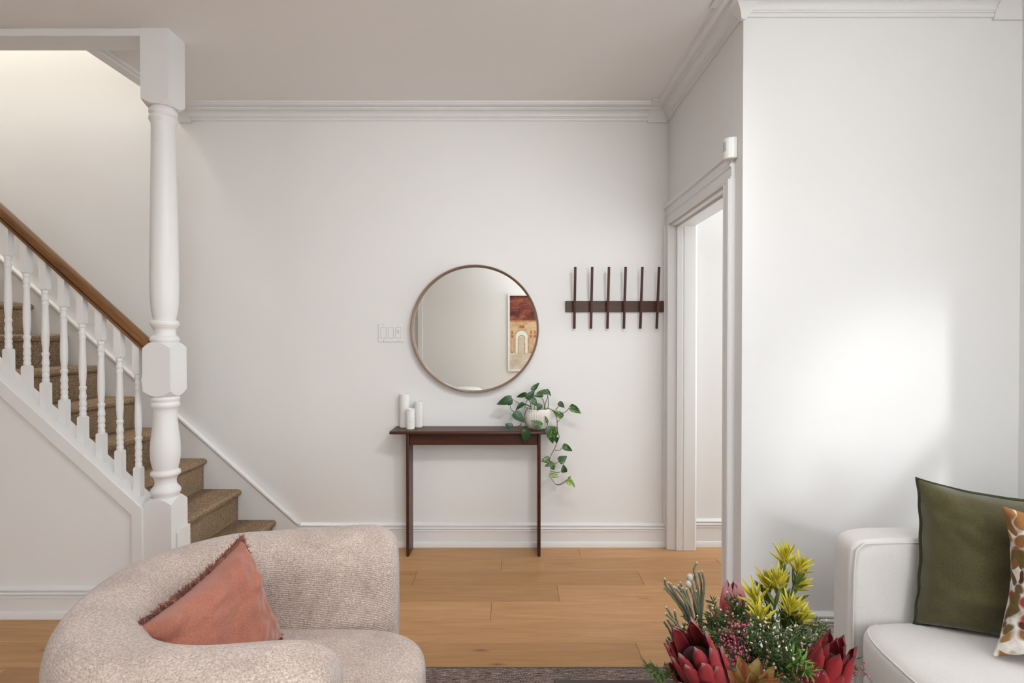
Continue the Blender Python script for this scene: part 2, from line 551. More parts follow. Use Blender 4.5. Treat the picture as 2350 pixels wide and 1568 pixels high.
# stairwell opening trims ------------------------------------------------------
struct('trim_1', MB().box(X_L, -1.715, 2.565, OY, 2.70, Z_C), M['trim'], 'white fascia board along the stairwell opening', bevel=0.003)
struct('trim_2', MB().box(OX, OX + 0.055, OY, Y_B - 0.13, 2.70, Z_C).box(OX + 0.055, OX + 0.067, OY, Y_B - 0.13, 2.715, Z_C), M['trim'], 'white edge strip where the ceiling meets the stairwell', bevel=0.002)

# crown moulding ---------------------------------------------------------------
def arc(c, r, a0, a1, n=7):
    return [(c[0] + r * math.cos(math.radians(a0 + (a1 - a0) * k / (n - 1))), c[1] + r * math.sin(math.radians(a0 + (a1 - a0) * k / (n - 1)))) for k in range(n)]
zc = Z_C
crown = [(0, zc), (0, zc - 0.086), (0.009, zc - 0.086), (0.012, zc - 0.079), (0.012, zc - 0.073), (0.018, zc - 0.071), (0.018, zc - 0.066),
         (0.022, zc - 0.064)]
crown += [(0.022 + 0.030 * (1 - math.cos(t * PI / 12)), zc - 0.064 + 0.028 * math.sin(t * PI / 12)) for t in range(1, 7)]
crown += [(0.056, zc - 0.036), (0.056, zc - 0.031), (0.062, zc - 0.029), (0.062, zc - 0.024)]
crown += [(0.062 + 0.030 * math.sin(t * PI / 10), zc - 0.024 + 0.016 * (1 - math.cos(t * PI / 10))) for t in range(1, 6)]
crown += [(0.098, zc - 0.008), (0.100, zc)]
cr = struct('trim_3', MB().sweep(crown, [(OX + 0.02, Y_B), (X_D, Y_B), (X_D, Y_A), (X_R, Y_A), (X_R, Y_REAR), (X_L, Y_REAR), (X_L, 2.56)], -1),
            M['trim'], 'white crown moulding with coved profile around the room', smooth=25)
def cove(p, h, n=10):
    """plain S-curved corner profile"""
    q = [(0, zc - 0.001), (0, zc - h), (0.012, zc - h), (0.014, zc - h + 0.006)]
    q += [(0.014 + (p - 0.02) * (t / n) ** 1.5, zc - h + 0.006 + (h - 0.016) * math.sin(t / n * PI / 2) ** 0.9) for t in range(1, n + 1)]
    return q + [(p, zc - 0.008), (p, zc - 0.001)]
L = 0.129
for path, h in (([(X_D - L, Y_B), (X_D, Y_B), (X_D, Y_B - L)], 0.098), ([(X_R - L, Y_A), (X_R, Y_A), (X_R, Y_A - L)], 0.098)):
    struct('corner_block', MB().sweep(cove(0.1285, h), path, -1), M['trim'], smooth=35, parent=cr)
# slanted end block beside the newel post
pr_ = cove(0.1285, 0.098)
n_ = len(pr_)
vs = [(OX + 0.001, Y_B - d, z) for d, z in pr_] + [(OX + 0.024 + 0.060 * (1 - (z - (zc - 0.098)) / 0.098) ** 0.8, Y_B - d, z) for d, z in pr_]
struct('corner_block', MB().add(vs, [tuple(range(n_)), tuple(range(n_, 2 * n_))] + [(i, (i + 1) % n_, n_ + (i + 1) % n_, n_ + i) for i in range(n_)]), M['trim'], smooth=35, parent=cr)
# shield-shaped block on the outside corner, narrowing to a point at its foot
pr_ = cove(0.118, 0.096)
vs, n_ = [], len(pr_)
leg = lambda z: 0.004 + 0.060 * max(0.0, min(1.0, (z - (zc - 0.096)) / 0.094)) ** 0.8
for k in (0, 1, 2):
    for d, z in pr_:
        l_ = leg(z)
        vs.append([(X_D - d, Y_A + l_, z), (X_D - d, Y_A - d, z), (X_D + l_, Y_A - d, z)][k])
fs = [tuple(range(n_)), tuple(range(2 * n_, 3 * n_))] + [(k * n_ + i, k * n_ + (i + 1) % n_, (k + 1) * n_ + (i + 1) % n_, (k + 1) * n_ + i) for k in (0, 1) for i in range(n_)]
struct('corner_block', MB().add(vs, fs), M['trim'], smooth=35, parent=cr)

# baseboards -----------------------------------------------------------------
def base_prof(h):
    return [(0, 0), (0.026, 0), (0.026, 0.022), (0.022, 0.032), (0.016, 0.034), (0.016, h - 0.052), (0.021, h - 0.050), (0.021, h - 0.046), (0.017, h - 0.043),
            (0.017, h - 0.041), (0.024, h - 0.036), (0.026, h - 0.030), (0.023, h - 0.025), (0.014, h - 0.022), (0.013, h - 0.019),
            (0.021, h - 0.017), (0.021, h - 0.011), (0.012, h - 0.004), (0.006, h), (0, h)]
def baseboard(name, path, label, h=0.148):
    struct(name, MB().sweep(base_prof(h), path, -1), M['trim'], label, smooth=25)
baseboard('baseboard_back', [(-1.33, Y_B), (0.955, Y_B)], 'white moulded baseboard behind the console table')
baseboard('baseboard_alcove', [(X_D, 2.405), (X_D, Y_A), (X_R, Y_A)], 'white moulded baseboard behind the sofa')
baseboard('baseboard_right', [(X_R, Y_A - 0.027), (X_R, Y_REAR + 0.03)], 'white baseboard under the right window')
baseboard('baseboard_rear', [(X_R, Y_REAR), (DX1 + 0.09, Y_REAR)], 'white baseboard of the wall behind the camera')
baseboard('baseboard_left', [(X_L, Y_REAR + 0.03), (X_L, 2.53)], 'white baseboard at the far left')
baseboard('baseboard_stairs', [(X_L, 2.578), (-1.772, 2.578)], 'white moulded baseboard under the staircase')
baseboard('baseboard_hall', [(X_D + 0.17, Y_B + 0.005), (3.2, Y_B + 0.005)], 'white moulded baseboard in the hall beyond the doorway', 0.172)

# floor ----------------------------------------------------------------------
fl = struct('floor', MB().box(X_L, 3.2, Y_REAR - 0.16, Y_B, -0.06, -0.0205), M['subfloor'], 'warm honey oak plank floor')
seams = {0: [-1.62, 0.41, 2.1], 1: [-1.95, -0.06, 1.20], 2: [-2.3, -0.53, 0.70, 2.4], 3: [-1.5, 0.236, 1.9], 4: [-2.0, -0.10, 1.6],
         5: [-2.45, -0.92, 1.0], 6: [-3.1, -1.55, 0.53], 7: [-2.0, -0.3, 1.3]}
PW = 0.1815
for k in range(40):
    ya, yb = max(Y_B - PW * (k + 1), Y_REAR), Y_B - PW * k
    if yb - ya < 0.02:
        break
    xa, xb = (-2.6 if k < 4 else X_L), (3.2 if k < 5 else X_R)
    sx = seams.get(k)
    if sx is None:
        sx, x = [], X_L + random.uniform(0.5, 1.6)
        while x < xb - 0.4:
            sx.append(x)
            x += random.uniform(1.3, 2.1)
    ed = [xa] + [s for s in sx if xa + 0.2 < s < xb - 0.2] + [xb]
    for a, b in zip(ed[:-1], ed[1:]):
        hx, hy, g = (b - a) / 2, (yb - ya) / 2, 0.0005
        bz = 0.0012
        vs = [(-hx + g, -hy + g, -0.02), (hx - g, -hy + g, -0.02), (hx - g, hy - g, -0.02), (-hx + g, hy - g, -0.02),
              (-hx + g, -hy + g, -bz), (hx - g, -hy + g, -bz), (hx - g, hy - g, -bz), (-hx + g, hy - g, -bz),
              (-hx + g + bz, -hy + g + bz, 0), (hx - g - bz, -hy + g + bz, 0), (hx - g - bz, hy - g - bz, 0), (-hx + g + bz, hy - g - bz, 0)]
        fs = [(3, 2, 1, 0)] + [(i, (i + 1) % 4, 4 + (i + 1) % 4, 4 + i) for i in range(4)] + [(4 + i, 4 + (i + 1) % 4, 8 + (i + 1) % 4, 8 + i) for i in range(4)] + [(8, 9, 10, 11)]
        link('plank', new_mesh('plank', vs, fs), M['oak'], fl, loc=((a + b) / 2, (ya + yb) / 2, 0))

# doorway casing ---------------------------------------------------------------
d1 = thing('door_1', (X_D, (OP0 + OP1) / 2, 0), 'open cased doorway beside the coat rack, without a door leaf', 'doorway')
del d1['category']
d1['kind'] = 'structure'
xw = X_D
# casing profile: (offset from opening edge, projection)
cas = [(0.0, 0.0), (0.0, 0.016), (0.010, 0.018), (0.014, 0.013), (0.050, 0.013), (0.056, 0.019), (0.066, 0.019), (0.072, 0.014), (0.098, 0.016), (0.104, 0.027), (0.124, 0.030), (0.130, 0.024), (0.130, 0.0)]
hd = MB()
hd.prism([(OPZ + o, 0) if False else (xw - p, OPZ + o) for o, p in cas], 'y', OP0 - 0.09, Y_B)
hd.build('head_casing', M['trim'], d1)
s = 0.75
nc = MB().prism([(xw - p, OP0 - o * s) for o, p in cas], 'z', 0, OPZ)
nc.build('side_casing', M['trim'], d1)
fc = MB().prism([(xw - p, OP1 + o * 0.36) for o, p in cas], 'z', 0, OPZ)
fc.build('side_casing', M['trim'], d1)
# linings of the opening with a moulded stop, seen face on at its far side
fj = MB().prism([(xw - 0.016, OP1 + 0.002), (xw - 0.016, OP1 - 0.006), (xw + 0.012, OP1 - 0.012), (xw + 0.034, OP1 - 0.012), (xw + 0.036, OP1 - 0.026), (xw + 0.068, OP1 - 0.028),
                 (xw + 0.070, OP1 - 0.022), (xw + 0.078, OP1 - 0.022), (xw + 0.080, OP1 - 0.026), (xw + 0.150, OP1 - 0.024), (xw + 0.162, OP1 - 0.014), (xw + 0.164, OP1 + 0.002)], 'z', 0, OPZ)
fj.build('jamb', M['trim'], d1, bevel=0.0015)
nj = MB().prism([(xw + 0.001, OP0), (xw + 0.001, OP0 + 0.010), (xw + 0.15, OP0 + 0.010), (xw + 0.15, OP0)], 'z', 0, OPZ - 0.012)
nj.build('jamb', M['trim'], d1)
MB().box(xw + 0.001, xw + 0.15, OP0, OP1 - 0.012, OPZ - 0.012, OPZ).box(xw + 0.036, xw + 0.07, OP0 + 0.011, OP1 - 0.03, OPZ - 0.024, OPZ - 0.012).build('head_jamb', M['trim'], d1, bevel=0.0015)

# windows --------------------------------------------------------------------
def window(name, pts, label):
    """pts: function (u, d, z) -> world, u along the wall, d out of the room"""
    f, u0, u1, z0, z1 = pts
    w_ = thing(name, f((u0 + u1) / 2, 0, z0), label, 'window')
    del w_['category']
    w_['kind'] = 'structure'
    def bars(nm, rects, d0, d1, mat):
        m = MB()
        for a, b, c, d in rects:
            p, q = f(a, d0, c), f(b, d1, d)
            m.box(min(p[0], q[0]), max(p[0], q[0]), min(p[1], q[1]), max(p[1], q[1]), c, d)
        return m.build(nm, mat, w_)
    um, zm = (u0 + u1) / 2, (z0 + z1) / 2
    bars('window_frame', [(u0, u0 + 0.04, z0, z1), (u1 - 0.04, u1, z0, z1), (u0 + 0.04, u1 - 0.04, z1 - 0.04, z1), (u0 + 0.04, u1 - 0.04, z0, z0 + 0.05)], 0.112, 0.155, M['trim'])
    bars('meeting_rail', [(u0 + 0.04, u1 - 0.04, zm - 0.02, zm + 0.02)], 0.112, 0.15, M['trim'])
    for a, b in ((z0 + 0.05, zm - 0.02), (zm + 0.02, z1 - 0.04)):
        bars('pane', [(u0 + 0.04, u1 - 0.04, a, b)], 0.13, 0.135, M['glass'])
    bars('casing', [(u0 - 0.09, u0, z0 - 0.02, z1 + 0.09), (u1, u1 + 0.09, z0 - 0.02, z1 + 0.09), (u0, u1, z1, z1 + 0.09)], -0.022, 0.0, M['trim'])
    bars('window_sill', [(u0 - 0.11, u1 + 0.11, z0 - 0.05, z0 - 0.02)], -0.05, 0.0, M['trim'])
window('window_1', (lambda u, d, z: (X_R + d, u, z), *WIN_R), 'white sash window in the right wall')
window('added_window_3', (lambda u, d, z: (u, Y_REAR - d, z), *WIN_C), 'added unseen sash window at the far end of the rear wall')  # unseen window put in to spread light over the room
window('window_2', (lambda u, d, z: (u, Y_REAR - d, z), *WIN_B), 'white sash window in the rear wall')

# rear door, glimpsed in the mirror -------------------------------------------
d2 = thing('door_2', ((DX0 + DX1) / 2, Y_REAR, 0), 'white door with wide casing at the left edge of the mirror', 'door')
del d2['category']
d2['kind'] = 'structure'
MB().box(DX0 + 0.003, DX1 - 0.003, Y_REAR - 0.12, Y_REAR - 0.08, 0.005, DZ - 0.003).build('door_leaf', M['wall'], d2, bevel=0.002)
MB().box(DX1, DX1 + 0.085, Y_REAR, Y_REAR + 0.022, 0, DZ + 0.085).build('side_casing', M['trim'], d2, bevel=0.004)
MB().box(DX0 - 0.085, DX0, Y_REAR, Y_REAR + 0.022, 0, DZ + 0.085).build('side_casing', M['trim'], d2, bevel=0.004)
MB().box(DX0, DX1, Y_REAR, Y_REAR + 0.022, DZ, DZ + 0.085).build('head_casing', M['trim'], d2, bevel=0.004)

# made-up spotlight body, out of view, for the spot on the back wall
ts = thing('added_spotlight', (0.93, 0.85, Z_C), 'added unseen white spotlight aimed at the back wall', 'lamp')
MB().lathe([(0.045, Z_C - 0.02), (0.05, Z_C - 0.0005)], (0.93, 0.85), 24).build('mount', M['plastic'], ts, smooth=40)
MB().tube([(0.93, 0.85, Z_C - 0.02), (0.93, 0.85, 2.66)], 0.008, 10).build('stem', M['plastic'], ts, smooth=40)
MB().tube([(0.975, 0.74, 2.655), (0.935, 0.825, 2.615)], [0.04, 0.05], 20).build('head', M['plastic'], ts, smooth=40)

# made-up lamp behind the camera, standing in for light bounced off the ceiling
fl_ = thing('added_floor_lamp', (0.9, -1.5, 0), 'added unseen slim white floor lamp for ceiling bounce', 'lamp')
MB().lathe([(0.15, 0.0005), (0.15, 0.015), (0.03, 0.03)], (0.9, -1.5), 32).build('base', M['plastic'], fl_, smooth=40)
MB().lathe([(0.012, 0.03), (0.012, 1.74)], (0.9, -1.5), 16).build('pole', M['plastic'], fl_, smooth=40)
MB().lathe([(0.02, 1.74), (0.08, 1.76), (0.16, 1.82), (0.19, 1.88), (0.185, 1.88), (0.155, 1.825), (0.07, 1.77), (0.01, 1.765)], (0.9, -1.5), 40).build('bowl', M['plastic'], fl_, smooth=40)

# made-up flush lamp above the sitting area, out of view, as fill
cl = thing('added_ceiling_lamp', (0.05, 1.1, Z_C), 'added unseen square flush white ceiling lamp', 'lamp')
MB().box(-0.25, 0.35, 0.8, 1.4, 2.69, Z_C - 0.0005).build('housing', M['plastic'], cl, bevel=0.01)
MB().box(-0.22, 0.32, 0.83, 1.37, 2.672, 2.689).build('diffuser', M['diffuser'], cl, bevel=0.004)

# ================================================================== STAIRCASE
st = thing('staircase', (-1.65, 2.63, 0), 'white balustraded staircase with brown carpet and varnished oak handrail', 'staircase')
RISE, RUN, NX, Z1 = 0.1912, 0.213, -1.458, 0.178
SL = 0.915
# carpeted steps
for n in range(1, 14):
    xn, zt = NX - RUN * (n - 1), Z1 + RISE * (n - 1)
    xr, r = xn - 0.030, 0.021
    zb = zt - RISE - (0.0 if n > 1 else -0.0)
    pr = [(xr, max(zb, 0.001)), (xr, zt - 2 * r - 0.004), (xr + 0.010, zt - 2 * r)]
    pr += [(xn - r + r * math.cos(math.radians(a)), zt - r + r * math.sin(math.radians(a))) for a in range(-80, 91, 17)]
    pr += [(xn - RUN - 0.03, zt + 0.0005), (xn - RUN - 0.03, max(zb, 0.001))]
    ys = [2.684, 2.692, 2.71, 3.40, 3.418, 3.426]
    m = MB()
    nn = len(pr)
    vs = []
    for k, yy in enumerate(ys):
        sh = [0.011, 0.004, 0, 0, 0.004, 0.012][k]
        for (px_, pz_) in pr:
            nose = 1.0 if px_ > xr + 0.002 else 0.0
            vs.append((px_ - sh * nose, yy, pz_ - (sh * 0.8 if pz_ > zt - 0.01 else 0)))
    fs = [tuple(range(nn)), tuple(range((len(ys) - 1) * nn, len(ys) * nn))]
    for k in range(len(ys) - 1):
        fs += [(k * nn + i, k * nn + (i + 1) % nn, (k + 1) * nn + (i + 1) % nn, (k + 1) * nn + i) for i in range(nn)]
    m.add(vs, fs)
    o = m.build('carpeted_step', M['carpet'], st, smooth=50)
# string board on the wall
xs0, xs1 = -1.331, X_L
zt0, zt1 = 0.148, 0.148 + 0.8976 * (xs0 - xs1)
m = MB().prism([(xs0, 0), (xs0, zt0), (xs1, zt1), (xs1, zt1 - 0.5), (-1.9, 0)], 'y', 3.4275, Y_B)
m.build('wall_string', M['trim'], st, bevel=0.002)
m = MB().prism([(xs0 - 0.004, zt0 - 0.006), (xs0 + 0.012, zt0 + 0.0), (xs1, zt1 + 0.012), (xs1, zt1 - 0.012)], 'y', 3.417, Y_B)
m.build('string_cap', M['trim'], st, bevel=0.004)
# outer string, panel and stile
XP0, XP1, YP0, YP1 = -1.715, -1.585, 2.565, 2.695
zs = lambda x: 1.051 - SL * (x + 2.30)
m = MB().prism([(XP0, zs(XP0)), (X_L, zs(X_L)), (X_L, zs(X_L) - 0.083), (XP0 - 0.055, zs(XP0 - 0.055) - 0.083), (XP0 - 0.055, 0), (XP0, 0)], 'y', 2.56, 2.683)
m.build('outer_string', M['trim'], st, bevel=0.004)
m = MB().prism([(XP0 - 0.056, 0.0), (XP0 - 0.056, zs(XP0 - 0.055) - 0.084), (X_L, zs(X_L) - 0.084), (X_L, 0)], 'y', 2.578, 2.66)
m.build('spandrel_panel', M['wall'], st)
tag(st.children[-1], 'smooth off-white panel under the stairs')

# newel post
def turned_block(m, h, cx, cy, z0, z1, c0, c1):
    """square block whose ends are turned to shoulders; c0/c1 = 1 where an end is shouldered"""
    angs = sorted(set([k * PI / 32 for k in range(64)]))
    lo, hi, vs = [], [], []
    for a in angs:
        R = h / max(abs(math.cos(a)), abs(math.sin(a)))
        d = (R - h * 0.985) * 0.95
        lo.append((R, a, z0 + (d if c0 else 0)))
        hi.append((R, a, z1 - (d if c1 else 0)))
    n = len(angs)
    rings = []
    rings.append([(h * 0.5, a, z0) for a in angs])
    if c0: rings.append([(h * 0.975, a, z0) for a in angs])
    rings.append(lo)
    rings.append(hi)
    if c1: rings.append([(h * 0.975, a, z1) for a in angs])
    rings.append([(h * 0.5, a, z1) for a in angs])
    for rg in rings:
        vs += [(cx + r * math.cos(a), cy + r * math.sin(a), z) for r, a, z in rg]
    fs = [tuple(range(n)), tuple(range((len(rings) - 1) * n, len(rings) * n))]
    for k in range(len(rings) - 1):
        fs += [(k * n + i, k * n + (i + 1) % n, (k + 1) * n + (i + 1) % n, (k + 1) * n + i) for i in range(n)]
    m.add(vs, fs)
NXc, NYc, NH = (XP0 + XP1) / 2, (YP0 + YP1) / 2, 0.065
zy = lambda y: P(378, y, NYc).z
rr = lambda wpx: wpx * 0.000878
m = MB()
for za, zb_, ca, cb in ((zy(250), Z_C, 1, 0), (zy(908), zy(786), 1, 1), (0.0, zy(1138), 0, 1)):
    m = MB()
    turned_block(m, NH, NXc, NYc, za, zb_, ca, cb)
    m.build('newel_block', M['trim'], st, smooth=25)
def prof(pts):
    """smooth (y pixel, width pixel) list; a None width breaks the curve"""
    return [(rr(wd), zy(y)) for y, wd in pts]
up = [(249, 58), (251, 60), (256, 67), (260, 69), (264, 67), (267, 61), (268, 61), (270, 66), (274, 70), (279, 68), (284, 62), (288, 58.5), (300, 58), (360, 59.5), (440, 63.5), (540, 67),
      (620, 69), (660, 69.3), (690, 67.5), (712, 63.5), (725, 58), (733, 54), (735, 54), (736, 63), (739, 68), (743, 70), (747, 68), (750, 62), (751, 62), (752.5, 60), (754, 56), (758, 53.5), (764, 52.5), (769, 55),
      (772, 60), (773, 63), (774, 66), (777, 70), (780, 71.5), (783, 69), (786, 64), (788, 60)]
m = MB().lathe(prof(up), (NXc, NYc), 48)
m.build('newel_shaft', M['trim'], st, smooth=40)
lo = [(906, 60), (909, 66), (911, 69.5), (914, 71), (918, 69.5), (921, 65), (922, 65), (924, 69), (928, 71.5), (932, 70), (936, 63), (938, 60), (944, 58), (955, 57.5), (970, 59), (990, 64), (1010, 70),
      (1030, 72.5), (1048, 71.5), (1062, 67), (1072, 61), (1077, 58), (1078, 62), (1080, 69), (1084.5, 73), (1089, 70), (1092, 62), (1093, 60), (1095, 57), (1100, 52.5), (1107, 51.5), (1112, 55), (1116, 61), (1118, 64),
      (1120, 69), (1125, 73.5), (1130, 71), (1134, 65), (1139, 60)]
m = MB().lathe(prof(lo), (NXc, NYc), 48)
m.build('newel_vase_turning', M['trim'], st, smooth=40)
MB().prism([(2.60, 0), (2.60, 0.388), (2.612, 0.40), (2.695, 0.40), (2.695, 0)], 'x', XP1 + 0.0005, XP1 + 0.014).build('newel_base_trim', M['trim'], st, bevel=0.002)

# balusters
BY, BH = 2.622, 0.0165
zb, zt_ = 0.696, 1.133
bx0 = -1.773
def lath(pts, z_lo, z_hi):
    return [(r, z_hi - f * (z_hi - z_lo)) for f, r in pts]
bal = [(0.0, .0120), (.008, .0140), (.022, .0148), (.036, .0142), (.042, .0122), (.05, .0118), (.07, .0126), (.09, .0146), (.10, .0150), (.112, .0144), (.118, .0128), (.128, .0126), (.14, .0142), (.15, .0148),
       (.162, .0140), (.17, .0126), (.20, .0126), (.30, .0138), (.42, .0152), (.50, .0156), (.56, .0152), (.62, .0134), (.665, .0118), (.672, .0120), (.682, .0150), (.694, .0156), (.708, .0146), (.722, .0124),
       (.74, .0122), (.762, .0136), (.785, .0152), (.80, .0154), (.812, .0140), (.822, .0128), (.845, .0138), (.868, .0152), (.88, .0150), (.892, .0130), (.90, .0126), (.918, .0146), (.93, .0150), (.944, .0130), (.955, .0128), (.97, .0148), (.985, .0150), (1.0, .0130)]
m = MB()
turned_block(m, BH, 0, 0, -0.155, 0.0, 0, 1)
m.lathe(lath(bal, 0.0, zt_ - zb), (0, 0), 20)
turned_block(m, BH, 0, 0, zt_ - zb, zt_ - zb + 0.160, 1, 0)
bal_me = new_mesh('baluster', m.v, m.f, 30)
for k in range(26):
    x = bx0 - 0.0875 * k
    if zs(x) > 2.35:
        break
    o = link('baluster', bal_me, M['trim'], st, loc=(x, BY, zb + SL * 0.0875 * k))
# handrail
zr = lambda x: 1.243 - SL * (x + 1.736)
hp = [(-0.021, 0.0), (0.021, 0.0), (0.025, 0.004), (0.025, 0.018), (0.018, 0.022), (0.018, 0.027), (0.031, 0.031), (0.034, 0.042), (0.032, 0.056), (0.024, 0.067), (0.012, 0.072), (0.0, 0.0735)]
hp += [(-a, b) for a, b in reversed(hp[2:-1])]
vs, fs = [], []
for x in (XP0 + 0.004, -3.6):
    vs += [(x, BY + a, zr(x) + b) for a, b in hp]
nn = len(hp)
fs = [tuple(range(nn)), tuple(range(nn, 2 * nn))] + [(i, (i + 1) % nn, nn + (i + 1) % nn, nn + i) for i in range(nn)]
hr = new_mesh('handrail', [Vector(v) for v in vs], fs, 25)
# turn the mesh so that its own x axis runs along the rail and the grain follows it
o = link('handrail', hr, M['rail_oak'], st)
ang = math.atan(SL)
cen = Vector((XP0, BY, zr(XP0)))
hr.transform(Matrix.Translation(-cen))
hr.transform(Matrix.Rotation(-ang, 4, 'Y'))
o.rotation_euler = (0, ang, 0)
o.location = cen - base_of(st)
tag(o, 'varnished oak handrail')

# ================================================================== CONSOLE TABLE
ct = thing('console_table', (-0.23, 3.34, 0), 'slim dark walnut console table against the back wall', 'table')
TZ = 0.7536
tx0, tx1, ty0, ty1 = -0.7215, 0.262, 3.245, 3.4435
e = 0.007
m = MB().prism([(ty0 + e, TZ), (ty1, TZ), (ty1, TZ - 0.018), (ty0 + 0.004, TZ - 0.018), (ty0, TZ - 0.013), (ty0 + 0.0015, TZ - e)], 'x', tx0, tx1)
m.build('tabletop', M['walnut'], ct, bevel=0.003)
lx = (-0.6298, -0.6122, 0.1530, 0.1706)
for a, b in ((lx[0], lx[1]), (lx[2], lx[3])):
    MB().box(a, b, 3.278, 3.421, 0.0, TZ - 0.0185).build('leg', M['walnut'], ct, bevel=0.006)
MB().box(lx[1] + 0.0003, lx[2] - 0.0003, 3.292, 3.312, TZ - 0.089, TZ - 0.019).build('apron', M['walnut'], ct, bevel=0.003)
MB().box(lx[1] + 0.0003, lx[2] - 0.0003, 3.395, 3.413, TZ - 0.089, TZ - 0.019).build('apron', M['walnut'], ct, bevel=0.003)

# vases ------------------------------------------------------------------------
def vase(name, px, d, h, yfront, label, mod=None, seg=48, rings=24):
    r = d / 2
    yc = yfront + r
    x = (px - CX) * (yfront + r) / F_PX
    o = thing(name, (x, yc, TZ), label, 'vase', 'white vases on the console table')
    z0 = TZ + 0.0005
    pr = [(r * 0.9, z0), (r * 0.97, z0 + 0.001), (r, z0 + 0.005)]
    pr += [(r, z0 + 0.006 + (h - 0.012) * k / rings) for k in range(rings + 1)]
    pr += [(r * 0.985, z0 + h - 0.001), (r * 0.93, z0 + h), (r * 0.87, z0 + h - 0.002), (r * 0.85, z0 + h - 0.02), (r * 0.84, z0 + 0.012), (r * 0.4, z0 + 0.01)]
    m = MB().lathe(pr, (x, yc), seg, (lambda a, z, rr_: mod(a, z - z0) if abs(rr_ - r) < 1e-6 and 0.008 < z - z0 < h - 0.006 else 0) if mod else None)
    m.build('body', M['ceramic'], o, smooth=45)
    return o
def herring(a, z):
    u = (a / (2 * PI) * 8) % 1.0
    t = (abs(u - 0.5) * 2 * 0.0125 + z) / 0.0105
    return 0.0032 * (2 * abs((t % 1) - 0.5)) - 0.0016
def knobbly(a, z):
    return 0.0026 * (noise.noise(Vector((math.cos(a) * 6, math.sin(a) * 6, z * 210)))) + 0.0008 * math.sin(a * 16) * math.sin(z * 2 * PI / 0.012)
vase('cylinder_vase', 928.6, 0.066, 0.203, 3.372, 'tall smooth white cylinder vase, tallest of the three on the console')
vase('cylinder_vase', 941.6, 0.051, 0.1235, 3.312, 'short white vase with knobbly texture, in front of the other two', knobbly, 96, 70)
vase('cylinder_vase', 960.2, 0.0485, 0.158, 3.380, 'white vase with herringbone relief, right of the other two', herring, 128, 110)

# potted pothos ----------------------------------------------------------------
pc = Vector((0.158, 3.352, TZ + 0.0006))
pt = thing('potted_pothos', pc, 'trailing green pothos in ribbed white pot on the console table', 'plant')
def ribs(a, z, r):
    return 0.0024 * math.cos(a * 44) if 0.012 < z - pc.z < 0.112 and r > 0.05 else 0
R = 0.0755
pr = [(0.040, 0.0), (0.050, 0.001), (0.056, 0.006), (0.0615, 0.018), (0.068, 0.035), (0.073, 0.055), (0.0752, 0.075), (0.0748, 0.092), (0.0725, 0.108), (0.0705, 0.118), (0.0695, 0.1215),
      (0.0665, 0.122), (0.064, 0.119), (0.064, 0.100), (0.02, 0.099)]
MB().lathe([(r, z + pc.z) for r, z in pr], (pc.x, pc.y), 176, ribs).build('pot', M['pot'], pt, smooth=60)
MB().lathe([(0.001, pc.z + 0.100), (0.063, pc.z + 0.100), (0.063, pc.z + 0.108), (0.03, pc.z + 0.112), (0.001, pc.z + 0.113)], (pc.x, pc.y), 24).build('soil', M['soil'], pt, smooth=True)

def leaf_mesh(name, fold=0.16, droop=0.12, heart=True):
    """unit leaf: base at origin, tip at +y 1, half width 0.5, face +z"""
    vs, fs = [], []
    N = 10
    for k in range(N + 1):
        t = k / N
        if heart:
            hw = 0.5 * (math.sin(PI * min(1, t ** 0.62)) ** 0.8) * (1 - 0.28 * t) * 1.18
            back = -0.10 * math.exp(-((t - 0.12) / 0.1) ** 2)
        else:
            hw = 0.5 * math.sin(PI * t ** 0.8) ** 0.85
            back = 0
        z = -droop * t * t
        for j, q in enumerate((-1, -0.55, 0, 0.55, 1)):
            y = t + (back if abs(q) > 0.5 else 0)
            vs.append((q * hw, y, z + fold * abs(q) * hw * 1.2 - 0.05 * (abs(q) == 1) * hw))
    for k in range(N):
        for j in range(4):
            a = k * 5 + j
            fs.append((a, a + 1, a + 6, a + 5))
    n = len(vs)
    vs += [(x, y, z - 0.012) for x, y, z in vs]
    fs += [tuple(i + n for i in reversed(f)) for f in fs]
    return new_mesh(name, vs, fs, True, False)
LEAF = {k: leaf_mesh('pothos_leaf_' + k) for k in ('a', 'b', 'c')}
LEAF['a'].materials.append(M['leaf']); LEAF['b'].materials.append(M['leaf_var']); LEAF['c'].materials.append(M['leaf_lime'])

def place_leaf(me, name, base, tip, width, face, parent, flat=None):
    """leaf from base to tip, its upper side turned towards face"""
    base, tip = Vector(base), Vector(tip)
    y = tip - base
    ln = y.length
    y.normalize()
    f = Vector(face)
    z = (f - y * f.dot(y)).normalized()
    x = y.cross(z)
    o = bpy.data.objects.new(name, me)
    C.objects.link(o)
    o.parent = parent
    mw = Matrix((x * width, y * ln, z * (flat or ln))).transposed().to_4x4()
    mw.translation = base - base_of(parent)
    o.matrix_local = mw
    return o

